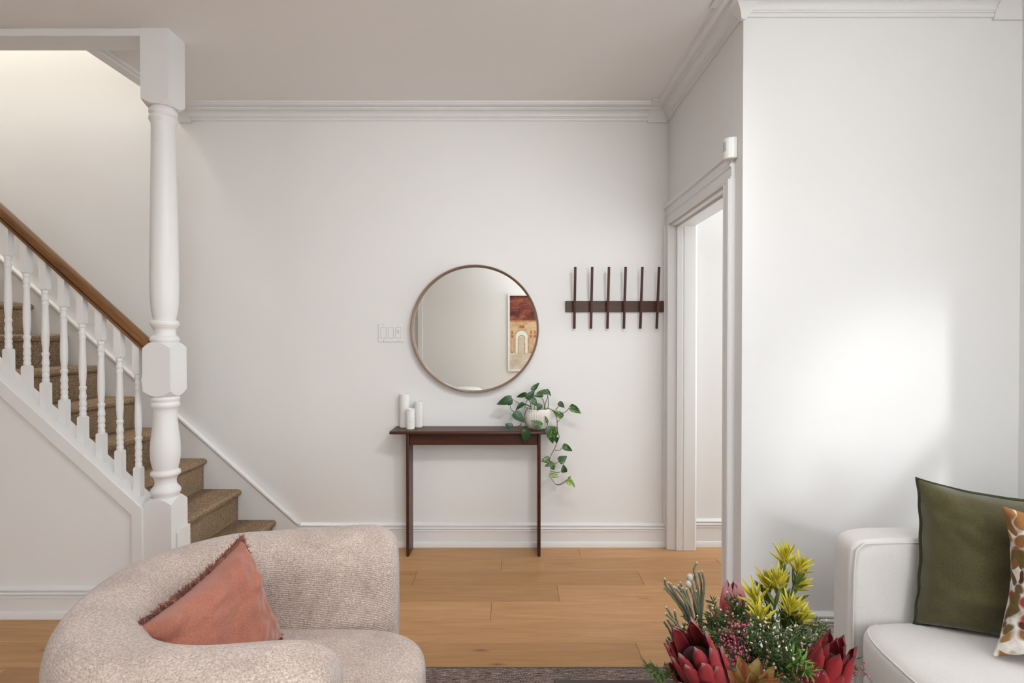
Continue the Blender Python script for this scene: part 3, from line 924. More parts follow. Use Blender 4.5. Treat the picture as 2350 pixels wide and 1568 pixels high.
S8 = 5.809
def Q(u, v, Y):
    return P(1130 + u / S8, 860 + v / S8, Y)
leaves = [  # base, tip, width (in zoom pixels), depth, depth change to the tip, kind
    ((262, 322), (55, 393), 105, 3.31, -0.01, 'a'), ((252, 352), (208, 412), 62, 3.33, 0, 'a'), ((458, 262), (312, 298), 58, 3.34, 0.02, 'a'), ((468, 332), (562, 200), 92, 3.31, 0.0, 'a'),
    ((528, 212), (628, 100), 62, 3.34, 0.02, 'a'), ((735, 232), (583, 243), 66, 3.33, 0, 'b'), ((672, 270), (548, 285), 62, 3.31, -0.02, 'a'), ((718, 198), (786, 290), 42, 3.35, 0, 'a'),
    ((420, 382), (303, 467), 62, 3.32, -0.01, 'a'), ((512, 322), (606, 418), 88, 3.30, -0.01, 'b'), ((640, 392), (600, 478), 74, 3.28, -0.01, 'a'), ((288, 505), (432, 636), 118, 3.29, -0.01, 'a'),
    ((258, 708), (172, 650), 92, 3.29, 0, 'a'), ((456, 738), (428, 906), 112, 3.235, -0.005, 'a'), ((655, 690), (514, 604), 84, 3.258, -0.01, 'b'), ((736, 642), (702, 545), 36, 3.27, 0, 'b'),
    ((785, 700), (806, 926), 148, 3.228, -0.01, 'b'), ((868, 742), (738, 712), 78, 3.245, 0.01, 'b'), ((852, 835), (862, 926), 52, 3.26, 0.01, 'a'), ((932, 572), (806, 464), 88, 3.31, 0, 'b'),
    ((882, 372), (966, 440), 66, 3.33, 0, 'a'), ((1034, 422), (1192, 520), 88, 3.30, 0, 'b'), ((937, 948), (1072, 1022), 80, 3.27, 0, 'b'), ((764, 1128), (648, 1150), 88, 3.26, -0.01, 'b'),
    ((806, 1180), (694, 1222), 62, 3.25, -0.01, 'b'), ((786, 1190), (828, 1278), 84, 3.25, 0, 'b'), ((888, 1160), (996, 1086), 98, 3.27, 0, 'b'), ((962, 1304), (944, 1198), 74, 3.27, 0, 'a'),
    ((760, 1345), (878, 1330), 60, 3.255, 0, 'c'), ((992, 1402), (1112, 1502), 84, 3.27, 0, 'c'), ((1014, 1382), (1052, 1352), 26, 3.27, 0, 'c')]
for (b, t, wd, Y, dY, kd) in leaves:
    B, T = Q(*b, Y), Q(*t, Y + dY)
    fx = random.uniform(-0.35, 0.35)
    place_leaf(LEAF[kd], 'leaf', B, T, wd / S8 * Y / F_PX * 1.05, (fx, -1.0, random.uniform(0.25, 0.7)), pt)
stems = [
    ([(530, 470), (500, 420), (440, 395), (350, 378), (262, 325)], 3.325), ([(520, 470), (480, 445), (438, 430), (442, 385), (470, 335)], 3.31), ([(525, 465), (470, 448), (432, 530), (432, 600), (447, 690), (430, 728), (395, 715), (378, 650)], 3.275),
    ([(290, 500), (245, 460), (238, 412)], 3.31), ([(385, 650), (360, 682), (258, 700)], 3.285), ([(700, 470), (740, 455), (790, 470), (838, 530), (860, 600), (864, 690), (872, 760), (890, 830), (868, 890), (830, 985), (790, 1060), (765, 1130), (778, 1200), (780, 1280), (774, 1345), (800, 1405), (850, 1465), (905, 1472), (960, 1440), (995, 1412)], 3.262),
    ([(690, 470), (692, 420), (680, 350), (648, 308)], 3.33), ([(738, 470), (745, 400), (742, 300), (722, 262)], 3.335), ([(695, 470), (708, 380), (738, 290), (735, 235)], 3.34), ([(515, 470), (515, 420), (500, 350), (488, 330)], 3.335), ([(556, 470), (560, 430), (566, 405)], 3.30),
    ([(862, 640), (890, 610), (908, 588)], 3.30), ([(930, 515), (985, 490), (1035, 428)], 3.305), ([(842, 470), (868, 440), (886, 412), (882, 375)], 3.325), ([(828, 1005), (860, 1008), (905, 1005), (938, 958)], 3.268), ([(775, 1150), (800, 1175), (845, 1182), (888, 1162)], 3.265),
    ([(785, 1292), (830, 1300), (880, 1303), (930, 1290), (960, 1302)], 3.265), ([(440, 725), (520, 712), (600, 716), (640, 700), (652, 688)], 3.262), ([(736, 640), (730, 690), (690, 738), (600, 735), (500, 722)], 3.262), ([(775, 1362), (830, 1372), (885, 1358)], 3.262),
    ([(850, 1462), (900, 1462), (960, 1425), (1012, 1385)], 3.268), ([(418, 388), (460, 408), (500, 430), (535, 470)], 3.325)]
for pts, Y in stems:
    sp = spline([Q(u, v, Y) for u, v in pts], 5)
    n = len(sp)
    MB().tube(sp, [0.0024 - 0.0009 * k / n for k in range(n)], 6).build('stem', M['vine'], pt, smooth=True)

# ================================================================== ROUND MIRROR
mc = P(1089.5, 755, 3.397)
mr = thing('round_mirror', (mc.x, Y_B, mc.z), 'large round wall mirror with thin wooden frame above the console', 'mirror')
Ro, Ri = 0.3945, 0.3865
vs, fs, N = [], [], 128
for k in range(N):
    a = 2 * PI * k / N
    for r, y in ((Ri - 0.006, Y_B - 0.0045), (Ri + 0.001, 3.3995), (Ri + 0.003, 3.397), (Ro - 0.002, 3.397), (Ro, 3.3995), (Ro, Y_B - 0.0005), (Ri - 0.03, Y_B - 0.0005), (Ri - 0.03, Y_B - 0.0045)):
        vs.append((mc.x + r * math.cos(a), y, mc.z + r * math.sin(a)))
for k in range(N):
    for j in range(8):
        a, b = k * 8 + j, k * 8 + (j + 1) % 8
        c, d = ((k + 1) % N) * 8 + (j + 1) % 8, ((k + 1) % N) * 8 + j
        fs.append((a, b, c, d))
m = MB().add(vs, fs)
m.build('frame', M['mirror_frame'], mr, smooth=40)
vs = [(mc.x, Y_B - 0.010, mc.z)] + [(mc.x + (Ri - 0.0045) * math.cos(2 * PI * k / N), Y_B - 0.010, mc.z + (Ri - 0.0045) * math.sin(2 * PI * k / N)) for k in range(N)]
vs += [(x, Y_B - 0.006, z) for x, y, z in vs]
fs = [(0, 1 + k, 1 + (k + 1) % N) for k in range(N)] + [(N + 1, N + 2 + (k + 1) % N, N + 2 + k) for k in range(N)]
fs += [(1 + k, N + 2 + k, N + 2 + (k + 1) % N, 1 + (k + 1) % N) for k in range(N)]
MB().add(vs, fs).build('glass', M['mirror'], mr)

# ================================================================== COAT RACK
a, b = P(1298, 716, 3.432), P(1524, 691, 3.432)
rk = thing('coat_rack', ((a.x + b.x) / 2, Y_B, a.z), 'dark walnut wall coat rack with six slim slanted pegs', 'coat rack')
MB().box(a.x, b.x, 3.432, Y_B - 0.0005, a.z, b.z).build('board', M['walnut'], rk, bevel=0.002)
bot = [1317.7, 1355.8, 1393.6, 1431.2, 1468.9, 1506.6]
for px_ in bot:
    B = P(px_, 754.5, 3.424)
    T = P(1175 + (px_ - 1175) * 3.424 / 3.372, 612.5, 3.372)
    wx, wt = 0.0078, 0.011
    d = (Vector((0, T.y, T.z)) - Vector((0, B.y, B.z))).normalized()
    nrm = Vector((0, -d.z, d.y)) * wt
    nrm = nrm if nrm.y < 0 else -nrm
    vs = []
    for q in (B, T):
        c = Vector((B.x, q.y, q.z))
        vs += [c + Vector((-wx, 0, 0)), c + Vector((wx, 0, 0)), c + Vector((wx, 0, 0)) + nrm, c + Vector((-wx, 0, 0)) + nrm]
    MB().add(vs, [(0, 1, 2, 3), (4, 5, 6, 7), (0, 1, 5, 4), (1, 2, 6, 5), (2, 3, 7, 6), (3, 0, 4, 7)]).build('peg', M['walnut'], rk, bevel=0.003)

# ================================================================== LIGHT SWITCH PLATE
a, b = P(868.5, 785, Y_B), P(926.5, 743.5, Y_B)
sw = thing('light_switch', ((a.x + b.x) / 2, Y_B, a.z), 'white three-gang wall switch plate left of the round mirror', 'switch')
cx_, cz_ = (a.x + b.x) / 2, (a.z + b.z) / 2
MB().box(a.x, b.x, Y_B - 0.006, Y_B - 0.0003, a.z, b.z).build('plate', M['plastic'], sw, bevel=0.003)
for k in (-1, 0, 1):
    x = cx_ + k * 0.046
    MB().box(x - 0.0172, x + 0.0172, Y_B - 0.0066, Y_B - 0.0060, cz_ - 0.034, cz_ + 0.034).build('switch_gap_shade', M['gap_grey'], sw)  # grey inset painted as the shadow line in the gap round the switch
    if k < 1:
        t_ = 0.004 if k < 0 else -0.003
        MB().prism([(Y_B - 0.0062, cz_ - 0.0325), (Y_B - 0.0085 + t_ * 0.4, cz_ - 0.0325), (Y_B - 0.0085, cz_), (Y_B - 0.0085 - t_ * 0.4, cz_ + 0.0325), (Y_B - 0.0062, cz_ + 0.0325)], 'x', x - 0.0155, x + 0.0155).build('rocker', M['plastic'], sw, bevel=0.0006)
    else:
        MB().box(x - 0.0158, x + 0.0158, Y_B - 0.0069, Y_B - 0.0066, cz_ - 0.0326, cz_ + 0.0326).build('dimmer_face', M['plastic'], sw)
        MB().box(x - 0.0012, x + 0.0012, Y_B - 0.0074, Y_B - 0.0069, cz_ - 0.006, cz_ + 0.016).build('dimmer_slot', M['dark_hole'], sw)
        MB().box(x - 0.0105, x + 0.0105, Y_B - 0.0125, Y_B - 0.0067, cz_ + 0.012, cz_ + 0.024).build('dimmer_slider', M['plastic'], sw, bevel=0.002)
        MB().box(x - 0.005, x + 0.007, Y_B - 0.0085, Y_B - 0.0066, cz_ - 0.023, cz_ - 0.014).build('dimmer_button', M['plastic'], sw, bevel=0.001)
    if k != 0:
        for s_ in (-1, 1):
            v_, f_ = [], []
            m = MB().lathe([(0.0001, 0), (0.0026, 0), (0.0026, 0.0008), (0.0001, 0.001)], (0, 0), 12)
            m.v = [Vector((x - 0.000 + v.x, Y_B - 0.0058 - v.z, cz_ + s_ * 0.0485 + v.y)) for v in m.v]
            m.build('screw', M['gap_grey'], sw)

# ================================================================== MOTION SENSOR
sz0, sz1 = P(1676, 366, 2.41).z, P(1676, 318, 2.41).z
ms = thing('motion_sensor', (X_D, 2.415, sz0), 'small white motion sensor on the wall above the doorway casing', 'sensor')
yc_ = 2.415
sec = [(X_D - 0.0005, yc_ - 0.030), (X_D - 0.014, yc_ - 0.031)] + [(X_D - 0.014 - 0.036 * math.sin(math.radians(t)), yc_ - 0.031 * math.cos(math.radians(t))) for t in range(15, 180, 15)] + [(X_D - 0.014, yc_ + 0.031), (X_D - 0.0005, yc_ + 0.030)]
MB().prism(sec, 'z', sz0, sz1).build('housing', M['plastic'], ms, bevel=0.004)
sec2 = [(X_D - 0.012 - 0.0385 * math.sin(math.radians(t)), yc_ - 0.033 * math.cos(math.radians(t))) for t in range(62, 151, 11)]
sec2 = sec2 + [(x + 0.004, y) for x, y in reversed(sec2)]
MB().prism(sec2, 'z', sz0 + 0.034, sz0 + 0.074).build('lens', M['lens_grey'], ms)

# ================================================================== RUG
rg = thing('area_rug', (0.4, 0.6, 0), 'dark distressed woven rug under the coffee table', 'rug')
MB().box(-1.02, 1.95, -0.9, 2.165, 0.0005, 0.008).build('pile', M['rug'], rg, bevel=0.002)
m = MB()
for (a, b, c, d) in ((-1.027, 1.957, 2.165, 2.174), (-1.027, 1.957, -0.909, -0.9), (-1.029, -1.02, -0.909, 2.174), (1.95, 1.959, -0.909, 2.174)):
    m.box(a, b, c, d, 0.0005, 0.0085)
m.build('binding', M['rug_edge'], rg, bevel=0.002)

def supershape(c, half, e1, e2, nu=48, nv=24, warp=None):
    """rounded box: e1 vertical roundness, e2 plan roundness"""
    sp = lambda v, e: math.copysign(abs(v) ** e, v)
    vs, fs = [], []
    for j in range(nv + 1):
        ph = -PI / 2 + PI * j / nv
        for i in range(nu):
            th = 2 * PI * i / nu
            p = Vector((half[0] * sp(math.cos(ph), e1) * sp(math.cos(th), e2), half[1] * sp(math.cos(ph), e1) * sp(math.sin(th), e2), half[2] * sp(math.sin(ph), e1)))
            if warp: p = warp(p)
            vs.append(Vector(c) + p)
    for j in range(nv):
        for i in range(nu):
            k = (i + 1) % nu
            fs.append((j * nu + i, j * nu + k, (j + 1) * nu + k, (j + 1) * nu + i))
    m = MB().add(vs, fs)
    return m

# ================================================================== ARMCHAIR
ac = thing('tub_armchair', (-0.75, 1.47, 0), 'rounded cream-pink chenille tub armchair in the left foreground', 'armchair')
HC, HWD = 0.662, 0.126
ycn, bR = 1.485, 0.365
ROT = math.radians(10)
def turn(v):
    d = Vector((v[0] + 0.70, v[1] - ycn))
    return Vector((-0.70 + d.x * math.cos(ROT) - d.y * math.sin(ROT), ycn + d.x * math.sin(ROT) + d.y * math.cos(ROT)))
path = []
NA = 10
XE, XN = -0.322, -0.425
for k in range(NA):
    path.append(turn((XE - (0.70 + XE) * k / NA, ycn + bR)))
for k in range(25):
    t = PI / 2 - PI * k / 24
    ex_ = 2 / 2.4 if t > 0 else 1.12
    path.append(turn((-0.70 - 0.340 * abs(math.cos(t)) ** ex_, ycn + bR * math.copysign(abs(math.sin(t)) ** (2 / 2.4), math.sin(t)))))
for k in range(1, NA + 1):
    path.append(turn((-0.70 + (0.70 + XN) * k / NA, ycn - bR)))
sec = [(-0.90, 0.03), (-0.99, 0.09), (-1.0, 0.2), (-1.0, 0.32), (-1.0, 0.44)]
for k in range(1, 18):
    t = PI - PI * k / 18
    sec.append((math.copysign(abs(math.cos(t)) ** (2 / 2.5), math.cos(t)), HC - 0.15 + 0.15 * abs(math.sin(t)) ** (2 / 2.5)))
sec += [(0.97, 0.44), (0.91, 0.32), (0.85, 0.2), (0.79, 0.09), (0.70, 0.03)]
cum = [0.0]
for k in range(1, len(path)):
    cum.append(cum[-1] + (path[k] - path[k - 1]).length)
vs, fs = [], []
tot, ns = cum[-1], len(sec)
rings = []
# resample with extra rings at the two rounded ends
stations = [0.0, 0.004, 0.012, 0.024, 0.04, 0.06, 0.085] + [0.085 + (tot - 0.17) * k / 44 for k in range(1, 44)] + [tot - v for v in (0.085, 0.07, 0.055, 0.04, 0.024, 0.012, 0.004, 0.0)]
def at_s(s):
    for k in range(1, len(path)):
        if s <= cum[k] + 1e-9:
            f = (s - cum[k - 1]) / max(cum[k] - cum[k - 1], 1e-9)
            return path[k - 1].lerp(path[k], f), (path[k] - path[k - 1]).normalized()
    return path[-1], (path[-1] - path[-2]).normalized()
for s in stations:
    p, d = at_s(s)
    p2, d2 = at_s(min(s + 0.03, tot)); p1, d1_ = at_s(max(s - 0.03, 0))
    d = (d1_ + d2).normalized()
    nrm = Vector((d.y, -d.x))           # outwards: path runs from the far arm round the back
    if nrm.dot(p - Vector((-0.55, ycn))) < 0: nrm = -nrm
    e = min(s, tot - s)
    r_ = 0.105 if s < tot / 2 else 0.15
    xp_ = 2.2 if s < tot / 2 else 2.6
    sc_ = 1.0 if e >= r_ else max(0.0, 1 - ((r_ - e) / r_) ** xp_) ** (1 / xp_)
    sc_ = 0.55 + 0.45 * sc_
    far = max(0.0, min(1.0, (s / tot)))
    mid = math.sin(PI * far)
    for a, z in sec:
        off = a * HWD * (1 + 0.07 * mid) * sc_
        if a > 0: off *= 1 - 0.34 * math.exp(-((far - 0.66) / 0.13) ** 2)
        zz = z if z < 0.3 else z - (z - 0.3) * (1 - sc_) * 0.55
        if z > 0.3: zz -= 0.012 * (1 - mid) * (z - 0.3)
        q = p + nrm * off
        w_ = noise.noise(Vector((q.x * 6, q.y * 6, zz * 5))) * 0.006
        vs.append((q.x + nrm.x * w_, q.y + nrm.y * w_, zz + (w_ * 0.6 if z > 0.5 else 0)))
nr = len(stations)
for k in range(nr - 1):
    fs += [(k * ns + i, k * ns + i + 1, (k + 1) * ns + i + 1, (k + 1) * ns + i) for i in range(ns - 1)]
    fs.append((k * ns + ns - 1, k * ns, (k + 1) * ns, (k + 1) * ns + ns - 1))
fs += [tuple(range(ns)), tuple(range((nr - 1) * ns, nr * ns))]
MB().add(vs, fs).build('curved_back', M['chenille'], ac, smooth=True, subsurf=1)
def seat_warp(p):
    q = p.copy()
    q.z += 0.012 * (1 - (p.x / 0.37) ** 2) * (1 - (p.y / 0.27) ** 2) if p.z > 0 else 0
    if p.x > 0.2: q.y *= 1 - 0.6 * max(0, p.x - 0.2) ** 1.2
    return q
supershape((-0.625, 1.475, 0.285), (0.378, 0.275, 0.125), 0.32, 0.45, 64, 32, seat_warp).build('seat_cushion', M['chenille'], ac, smooth=True)
supershape((-0.70, ycn, 0.11), (0.42, 0.42, 0.075), 0.2, 0.6, 48, 12).build('seat_base', M['chenille'], ac, smooth=True)
for a, b in ((-0.98, 1.18), (-0.98, 1.76), (-0.5, 1.14), (-0.5, 1.80)):
    MB().lathe([(0.022, 0.0095), (0.026, 0.012), (0.026, 0.05)], (a, b), 16).build('foot', M['walnut'], ac, smooth=40)

# ================================================================== CUSHIONS
def pillow_mesh(O, U, V, T, n=26, pinch=0.09, wr=0.006, seed=0, rim=0.004, sag=0.0, power=0.5):
    O, U, V = Vector(O), Vector(U), Vector(V)
    N = U.cross(V).normalized()
    vs, fs = [], []
    for side in (1, -1):
        for j in range(n + 1):
            for i in range(n + 1):
                u, v = -1 + 2 * i / n, -1 + 2 * j / n
                u, v = math.copysign(abs(u) ** 0.85, u), math.copysign(abs(v) ** 0.85, v)
                x = u * (1 - pinch * (1 - v * v) * abs(u) ** 2)
                y = v * (1 - pinch * (1 - u * u) * abs(v) ** 2)
                h = (max(0, 1 - u ** 4) * max(0, 1 - v ** 4)) ** power
                e = max(abs(u), abs(v))
                p = O + U * x + V * y
                nz = noise.noise(Vector((u * 2.2 + seed, v * 3.4, side * 3.1))) + 0.5 * noise.noise(Vector((u * 6 + seed, v * 7, side * 3.1)))
                rk_ = 0.5 * noise.noise(Vector((u * 9 + seed, v * 9, side * 5.0))) * max(0, e - 0.55)
                p += N * side * (T * h + rim) + N * ((nz * wr) * (h > 0) + rk_ * 0.018 * (e < 0.999)) - V.normalized() * sag * (1 - u * u) * (v > 0) * v
                vs.append(p)
    k = (n + 1) ** 2
    for s_ in (0, 1):
        for j in range(n):
            for i in range(n):
                a = s_ * k + j * (n + 1) + i
                f = (a, a + 1, a + n + 2, a + n + 1)
                fs.append(f if s_ == 0 else tuple(reversed(f)))
    bd = [i for i in range(n + 1)] + [j * (n + 1) + n for j in range(1, n + 1)] + [n * (n + 1) + i for i in range(n - 1, -1, -1)] + [j * (n + 1) for j in range(n - 1, 0, -1)]
    for a, b in zip(bd, bd[1:] + bd[:1]):
        fs.append((a, b, b + k, a + k))
    edge = [(vs[a] + vs[a + k]) / 2 for a in bd]
    return MB().add(vs, fs), edge, N

# terracotta cushion on the armchair
A_, B_, C_ = Vector((-0.800, 1.625, 0.715)), Vector((-0.895, 1.300, 0.622)), Vector((-0.690, 1.620, 0.425))
U_, V_ = (A_ - B_) / 2, (A_ - C_) / 2
O_ = B_ + U_ - V_
pk = thing('throw_cushion', O_ - V_, 'terracotta pink velvet cushion with fringed edge in the armchair', 'cushion')
m, edge, N_ = pillow_mesh(O_, U_, V_, 0.090, 34, 0.10, 0.020, 3.0)
m.build('cover', M['pink'], pk, smooth=True, subsurf=1)
m = MB()
ne = len(edge)
for k in range(ne):
    a, b = edge[k], edge[(k + 1) % ne]
    out = ((a + b) / 2 - O_).normalized()
    for q in range(26):
        p = a.lerp(b, random.random()) + N_ * random.uniform(-0.006, 0.006)
        d = (out + N_ * random.uniform(-0.7, 0.7) + (b - a).normalized() * random.uniform(-0.7, 0.7)).normalized()
        ln = random.uniform(0.012, 0.025)
        sd = d.cross(Vector((random.random(), random.random(), random.random()))).normalized() * 0.0026
        mid_ = p + d * ln * 0.55 + Vector((0, 0, -0.002))
        tip_ = p + (d + Vector((0, 0, -0.25))).normalized() * ln
        m.add([p - sd - d * 0.004, p + sd - d * 0.004, mid_ + sd, mid_ - sd, tip_], [(0, 1, 2, 3), (3, 2, 4)])
o = m.build('fringe', M['pink_fringe'], pk, fix=False)
tag(o, 'ruffled fringe, darker than the cover', kind='stuff')

# ================================================================== SOFA
sf = thing('sofa', (1.6, 1.0, 0), 'ivory upholstered sofa with piped seams at the right edge', 'sofa')
SX0, SX1, SY0, SY1 = 1.10, 2.06, -0.15, 1.905
AT, AZ, SZ = 0.125, 0.66, 0.395
def armwarp(p):
    return p
def piping(name, pts, parent, r=0.0042):
    MB().tube(spline(pts, 6), r, 8).build(name, M['sofa'], parent, smooth=True)
for (a, b) in ((SY1 - AT, SY1), (SY0, SY0 + AT)):
    ar = supershape(((SX0 + SX1) / 2, (a + b) / 2, (AZ + 0.10) / 2), ((SX1 - SX0) / 2, AT / 2, (AZ - 0.10) / 2), 0.16, 0.24, 96, 48).build('arm', M['sofa'], sf, smooth=True)
    yi = a + 0.004 if b == SY1 else b - 0.004
    piping('piping', [(SX0 + 0.008, yi, 0.12), (SX0 + 0.006, yi, 0.35), (SX0 + 0.010, yi, AZ - 0.08), (SX0 + 0.03, yi, AZ - 0.026), (SX0 + 0.10, yi, AZ - 0.015), (SX0 + 0.5, yi, AZ - 0.013), (SX1 - 0.1, yi, AZ - 0.013)], ar, 0.0028)
MB().box(SX0 + 0.03, SX1 - 0.02, SY0 + AT, SY1 - AT, 0.10, 0.225).build('seat_base', M['sofa'], sf, bevel=0.015)
def seatw(p):
    q = p.copy()
    if p.z > 0: q.z += 0.018 * max(0, 1 - (p.x / 0.4) ** 2) * max(0, 1 - (p.y / 0.9) ** 2)
    return q
sy = (SY0 + AT + SY1 - AT) / 2
SH = (0.405, (SY1 - SY0) / 2 - AT + 0.003, 0.102)
SCN = Vector((SX0 + 0.372, sy, 0.328))
sc = supershape(SCN, SH, 0.38, 0.22, 96, 32, seatw).build('seat_cushion', M['sofa'], sf, smooth=True)
pts_ = []
ph_ = math.radians(17)
for k in range(33):
    th_ = PI / 2 + PI * k / 32
    sg_ = lambda v, e: math.copysign(abs(v) ** e, v)
    q_ = Vector((SH[0] * math.cos(ph_) ** 0.38 * sg_(math.cos(th_), 0.22), SH[1] * math.cos(ph_) ** 0.38 * sg_(math.sin(th_), 0.22), SH[2] * math.sin(ph_) ** 0.38))
    if q_.x < -0.30:
        pts_.append(SCN + seatw(q_))
MB().tube(pts_, 0.0032, 8).build('piping', M['sofa'], sc, smooth=True)
supershape((SX1 - 0.12, sy, 0.50), (0.115, (SY1 - SY0) / 2 - AT - 0.002, 0.29), 0.25, 0.25, 48, 24).build('back', M['sofa'], sf, smooth=True)
for a in (SX0 + 0.07, SX1 - 0.07):
    for b in (SY0 + 0.07, SY1 - 0.07):
        MB().lathe([(0.014, 0.0095 if a < 1.95 else 0.0005), (0.022, 0.06), (0.024, 0.13)], (a, b), 16).build('leg', M['walnut'], sf, smooth=40)

# olive cushion
g0 = P(2095, 1431, 1.735)
g1 = P(2327, 1472, 1.632)
g2 = P(2102, 1096, 1.775)
U_ = (g1 - g0).normalized() * 0.255
U_.z = -0.006
V_ = (g2 - g0) / 2
O_ = g0 + U_ + V_
gp = thing('throw_cushion', O_ - V_, 'large olive green velvet cushion with dark flange on the sofa', 'cushion')
m, edge, N_ = pillow_mesh(O_, U_ * 0.985, V_ * 0.985, 0.088, 34, 0.06, 0.016, 11.0, sag=0.02)
m.build('cover', M['green'], gp, smooth=True, subsurf=1)
m = MB()
ne = len(edge)
vs = []
for k in range(ne):
    p = edge[k]
    out = (p - O_)
    out = (U_.normalized() * out.dot(U_.normalized()) / U_.length + V_.normalized() * out.dot(V_.normalized()) / V_.length)
    mx = max(abs(out.dot(U_.normalized())), abs(out.dot(V_.normalized())))
    out = out.normalized()
    wv_ = N_ * 0.006 * math.sin(k * 0.9) 
    inn = p - out * 0.010
    ex = p + out * 0.007 + wv_
    vs += [inn + N_ * 0.004, ex + N_ * 0.0022, ex - N_ * 0.0022, inn - N_ * 0.004]
fs = []
for k in range(ne):
    j = (k + 1) % ne
    fs += [(k * 4 + i, k * 4 + (i + 1) % 4, j * 4 + (i + 1) % 4, j * 4 + i) for i in range(4)]
m.add(vs, fs)
m.build('flange', M['green_edge'], gp, smooth=True)

# patterned cushion
h0 = P(2276, 1508, 1.50)
h2 = P(2298, 1160, 1.56)
U_ = Vector((0.20, -0.07, 0.0))
V_ = (h2 - h0) / 2
O_ = h0 + U_ + V_
pp = thing('throw_cushion', O_ - V_, 'brown, rust and white watercolour print cushion at the right edge', 'cushion')
m, edge, N_ = pillow_mesh(O_, U_, V_, 0.062, 28, 0.17, 0.008, 21.0)
m.build('cover', M['print'], pp, smooth=True, subsurf=1)

# ================================================================== COFFEE TABLE
cf = thing('coffee_table', (0.46, 1.05, 0), 'low dark wood coffee table under the bouquet', 'table')
CZ = 0.42
MB().box(0.108, 0.80, 0.62, 1.438, CZ - 0.035, CZ).build('tabletop', M['coffee_wood'], cf, bevel=0.006)
for a in (0.15, 0.715):
    for b in (0.665, 1.35):
        MB().box(a, a + 0.045, b, b + 0.045, 0.009, CZ - 0.0355).build('leg', M['coffee_wood'], cf, bevel=0.004)
MB().box(0.20, 0.71, 0.70, 0.72, CZ - 0.09, CZ - 0.036).box(0.20, 0.71, 1.36, 1.38, CZ - 0.09, CZ - 0.036).build('apron', M['coffee_wood'], cf, bevel=0.002)

# ================================================================== PICTURE ON THE REAR WALL
RS = (2 * Y_B - Y_REAR) / F_PX
RX = lambda u: (u - CX) * RS                    # where the mirror shows the rear wall
RZ = lambda v: CAM_Z - (v - 770.7) * RS
px0, px1, pz0, pz1 = RX(1165), RX(1165) + 0.88, RZ(852), RZ(675)
yr = Y_REAR
pf = thing('framed_picture', ((px0 + px1) / 2, yr, pz0), 'white framed picture of an arched pink facade, reflected in the mirror', 'picture')
MB().box(px0, px0 + 0.04, yr + 0.0005, yr + 0.045, pz0, pz1).box(px1 - 0.04, px1, yr + 0.0005, yr + 0.045, pz0, pz1).box(px0 + 0.04, px1 - 0.04, yr + 0.0005, yr + 0.045, pz0, pz0 + 0.035).box(px0 + 0.04, px1 - 0.04, yr + 0.0005, yr + 0.045, pz1 - 0.035, pz1).build('frame', M['trim'], pf, bevel=0.003)
def art(name, lo, mid, hi, scale):
    m = Mat(name, lo, 0.8, 0.2)
    f = m.noise(m.coord('Object', (1, 1, 1.6)), scale, 5, 0.6, 0.8)
    m.col(m.ramp(f, [(0.3, lo), (0.5, mid), (0.7, hi)]))
    return m.m
aS = art('art_sky', (0.035, 0.022, 0.035), (0.19, 0.05, 0.035), (0.34, 0.14, 0.08), 5)
aW = art('art_wall', (0.46, 0.27, 0.14), (0.62, 0.42, 0.25), (0.70, 0.52, 0.34), 9)
aP = art('art_ground', (0.52, 0.42, 0.31), (0.62, 0.53, 0.42), (0.70, 0.62, 0.52), 6)
aO = art('art_ornament', (0.28, 0.07, 0.03), (0.44, 0.17, 0.08), (0.55, 0.30, 0.15), 40)
aL = art('art_arch', (0.72, 0.68, 0.58), (0.80, 0.77, 0.68), (0.84, 0.81, 0.74), 10)
aG = art('art_shade', (0.30, 0.23, 0.13), (0.42, 0.34, 0.22), (0.52, 0.44, 0.30), 12)
ax0, ax1, az0, az1 = px0 + 0.04, px1 - 0.04, pz0 + 0.035, pz1 - 0.035
def flat(name, poly, mat, lay):
    MB().prism(poly, 'y', yr + 0.012, yr + 0.014 + 0.0015 * lay).build(name, mat, pf)
rect = lambda a, b, c, d: [(a, c), (b, c), (b, d), (a, d)]
zsk, zgr = RZ(735), RZ(810)
flat('printed_sky', rect(ax0, ax1, zsk, az1), aS, 0)
flat('printed_facade', rect(ax0, ax1, zgr, zsk), aW, 0)
flat('printed_ground', rect(ax0, ax1, az0, zgr), aP, 0)
flat('printed_cornice', rect(ax0, ax1, zsk - 0.028, zsk), aO, 1)
flat('printed_cornice', rect(ax0, ax1, zsk - 0.055, zsk - 0.045), aG, 1)
def archp(cx, hw, zb_, zs_, n=14):
    return [(cx - hw, zb_)] + [(cx - hw * math.cos(PI * k / n), zs_ + hw * math.sin(PI * k / n)) for k in range(n + 1)] + [(cx + hw, zb_)]
for acx in (RX(1197), RX(1197) + 0.42):
    flat('printed_arch', archp(acx, 0.135, zgr, RZ(773)), aG, 1)
    flat('printed_arch', archp(acx, 0.112, zgr, RZ(773)), aL, 2)
    flat('printed_arch', archp(acx, 0.066, zgr - 0.02, RZ(777)), aG, 3)
    flat('printed_arch', archp(acx, 0.050, zgr - 0.05, RZ(777)), aP, 4)
    for s_ in (-1, 1):
        xq = acx + s_ * 0.175
        flat('printed_pilaster', rect(xq - 0.022, xq + 0.022, zgr, RZ(768)), aO, 1)
        flat('printed_pilaster', rect(xq - 0.015, xq + 0.015, zgr + 0.02, RZ(775)), aW, 2)
        flat('printed_flourish', [(xq, RZ(757)), (xq - 0.028, RZ(766)), (xq + 0.028, RZ(766))], aO, 2)
    zq = RZ(749)
    flat('printed_flourish', [(acx - 0.07, zq - 0.015), (acx, zq - 0.045), (acx + 0.07, zq - 0.015), (acx + 0.035, zq + 0.01), (acx + 0.055, zq + 0.035), (acx, zq + 0.02), (acx - 0.055, zq + 0.035), (acx - 0.035, zq + 0.01)], aO, 2)

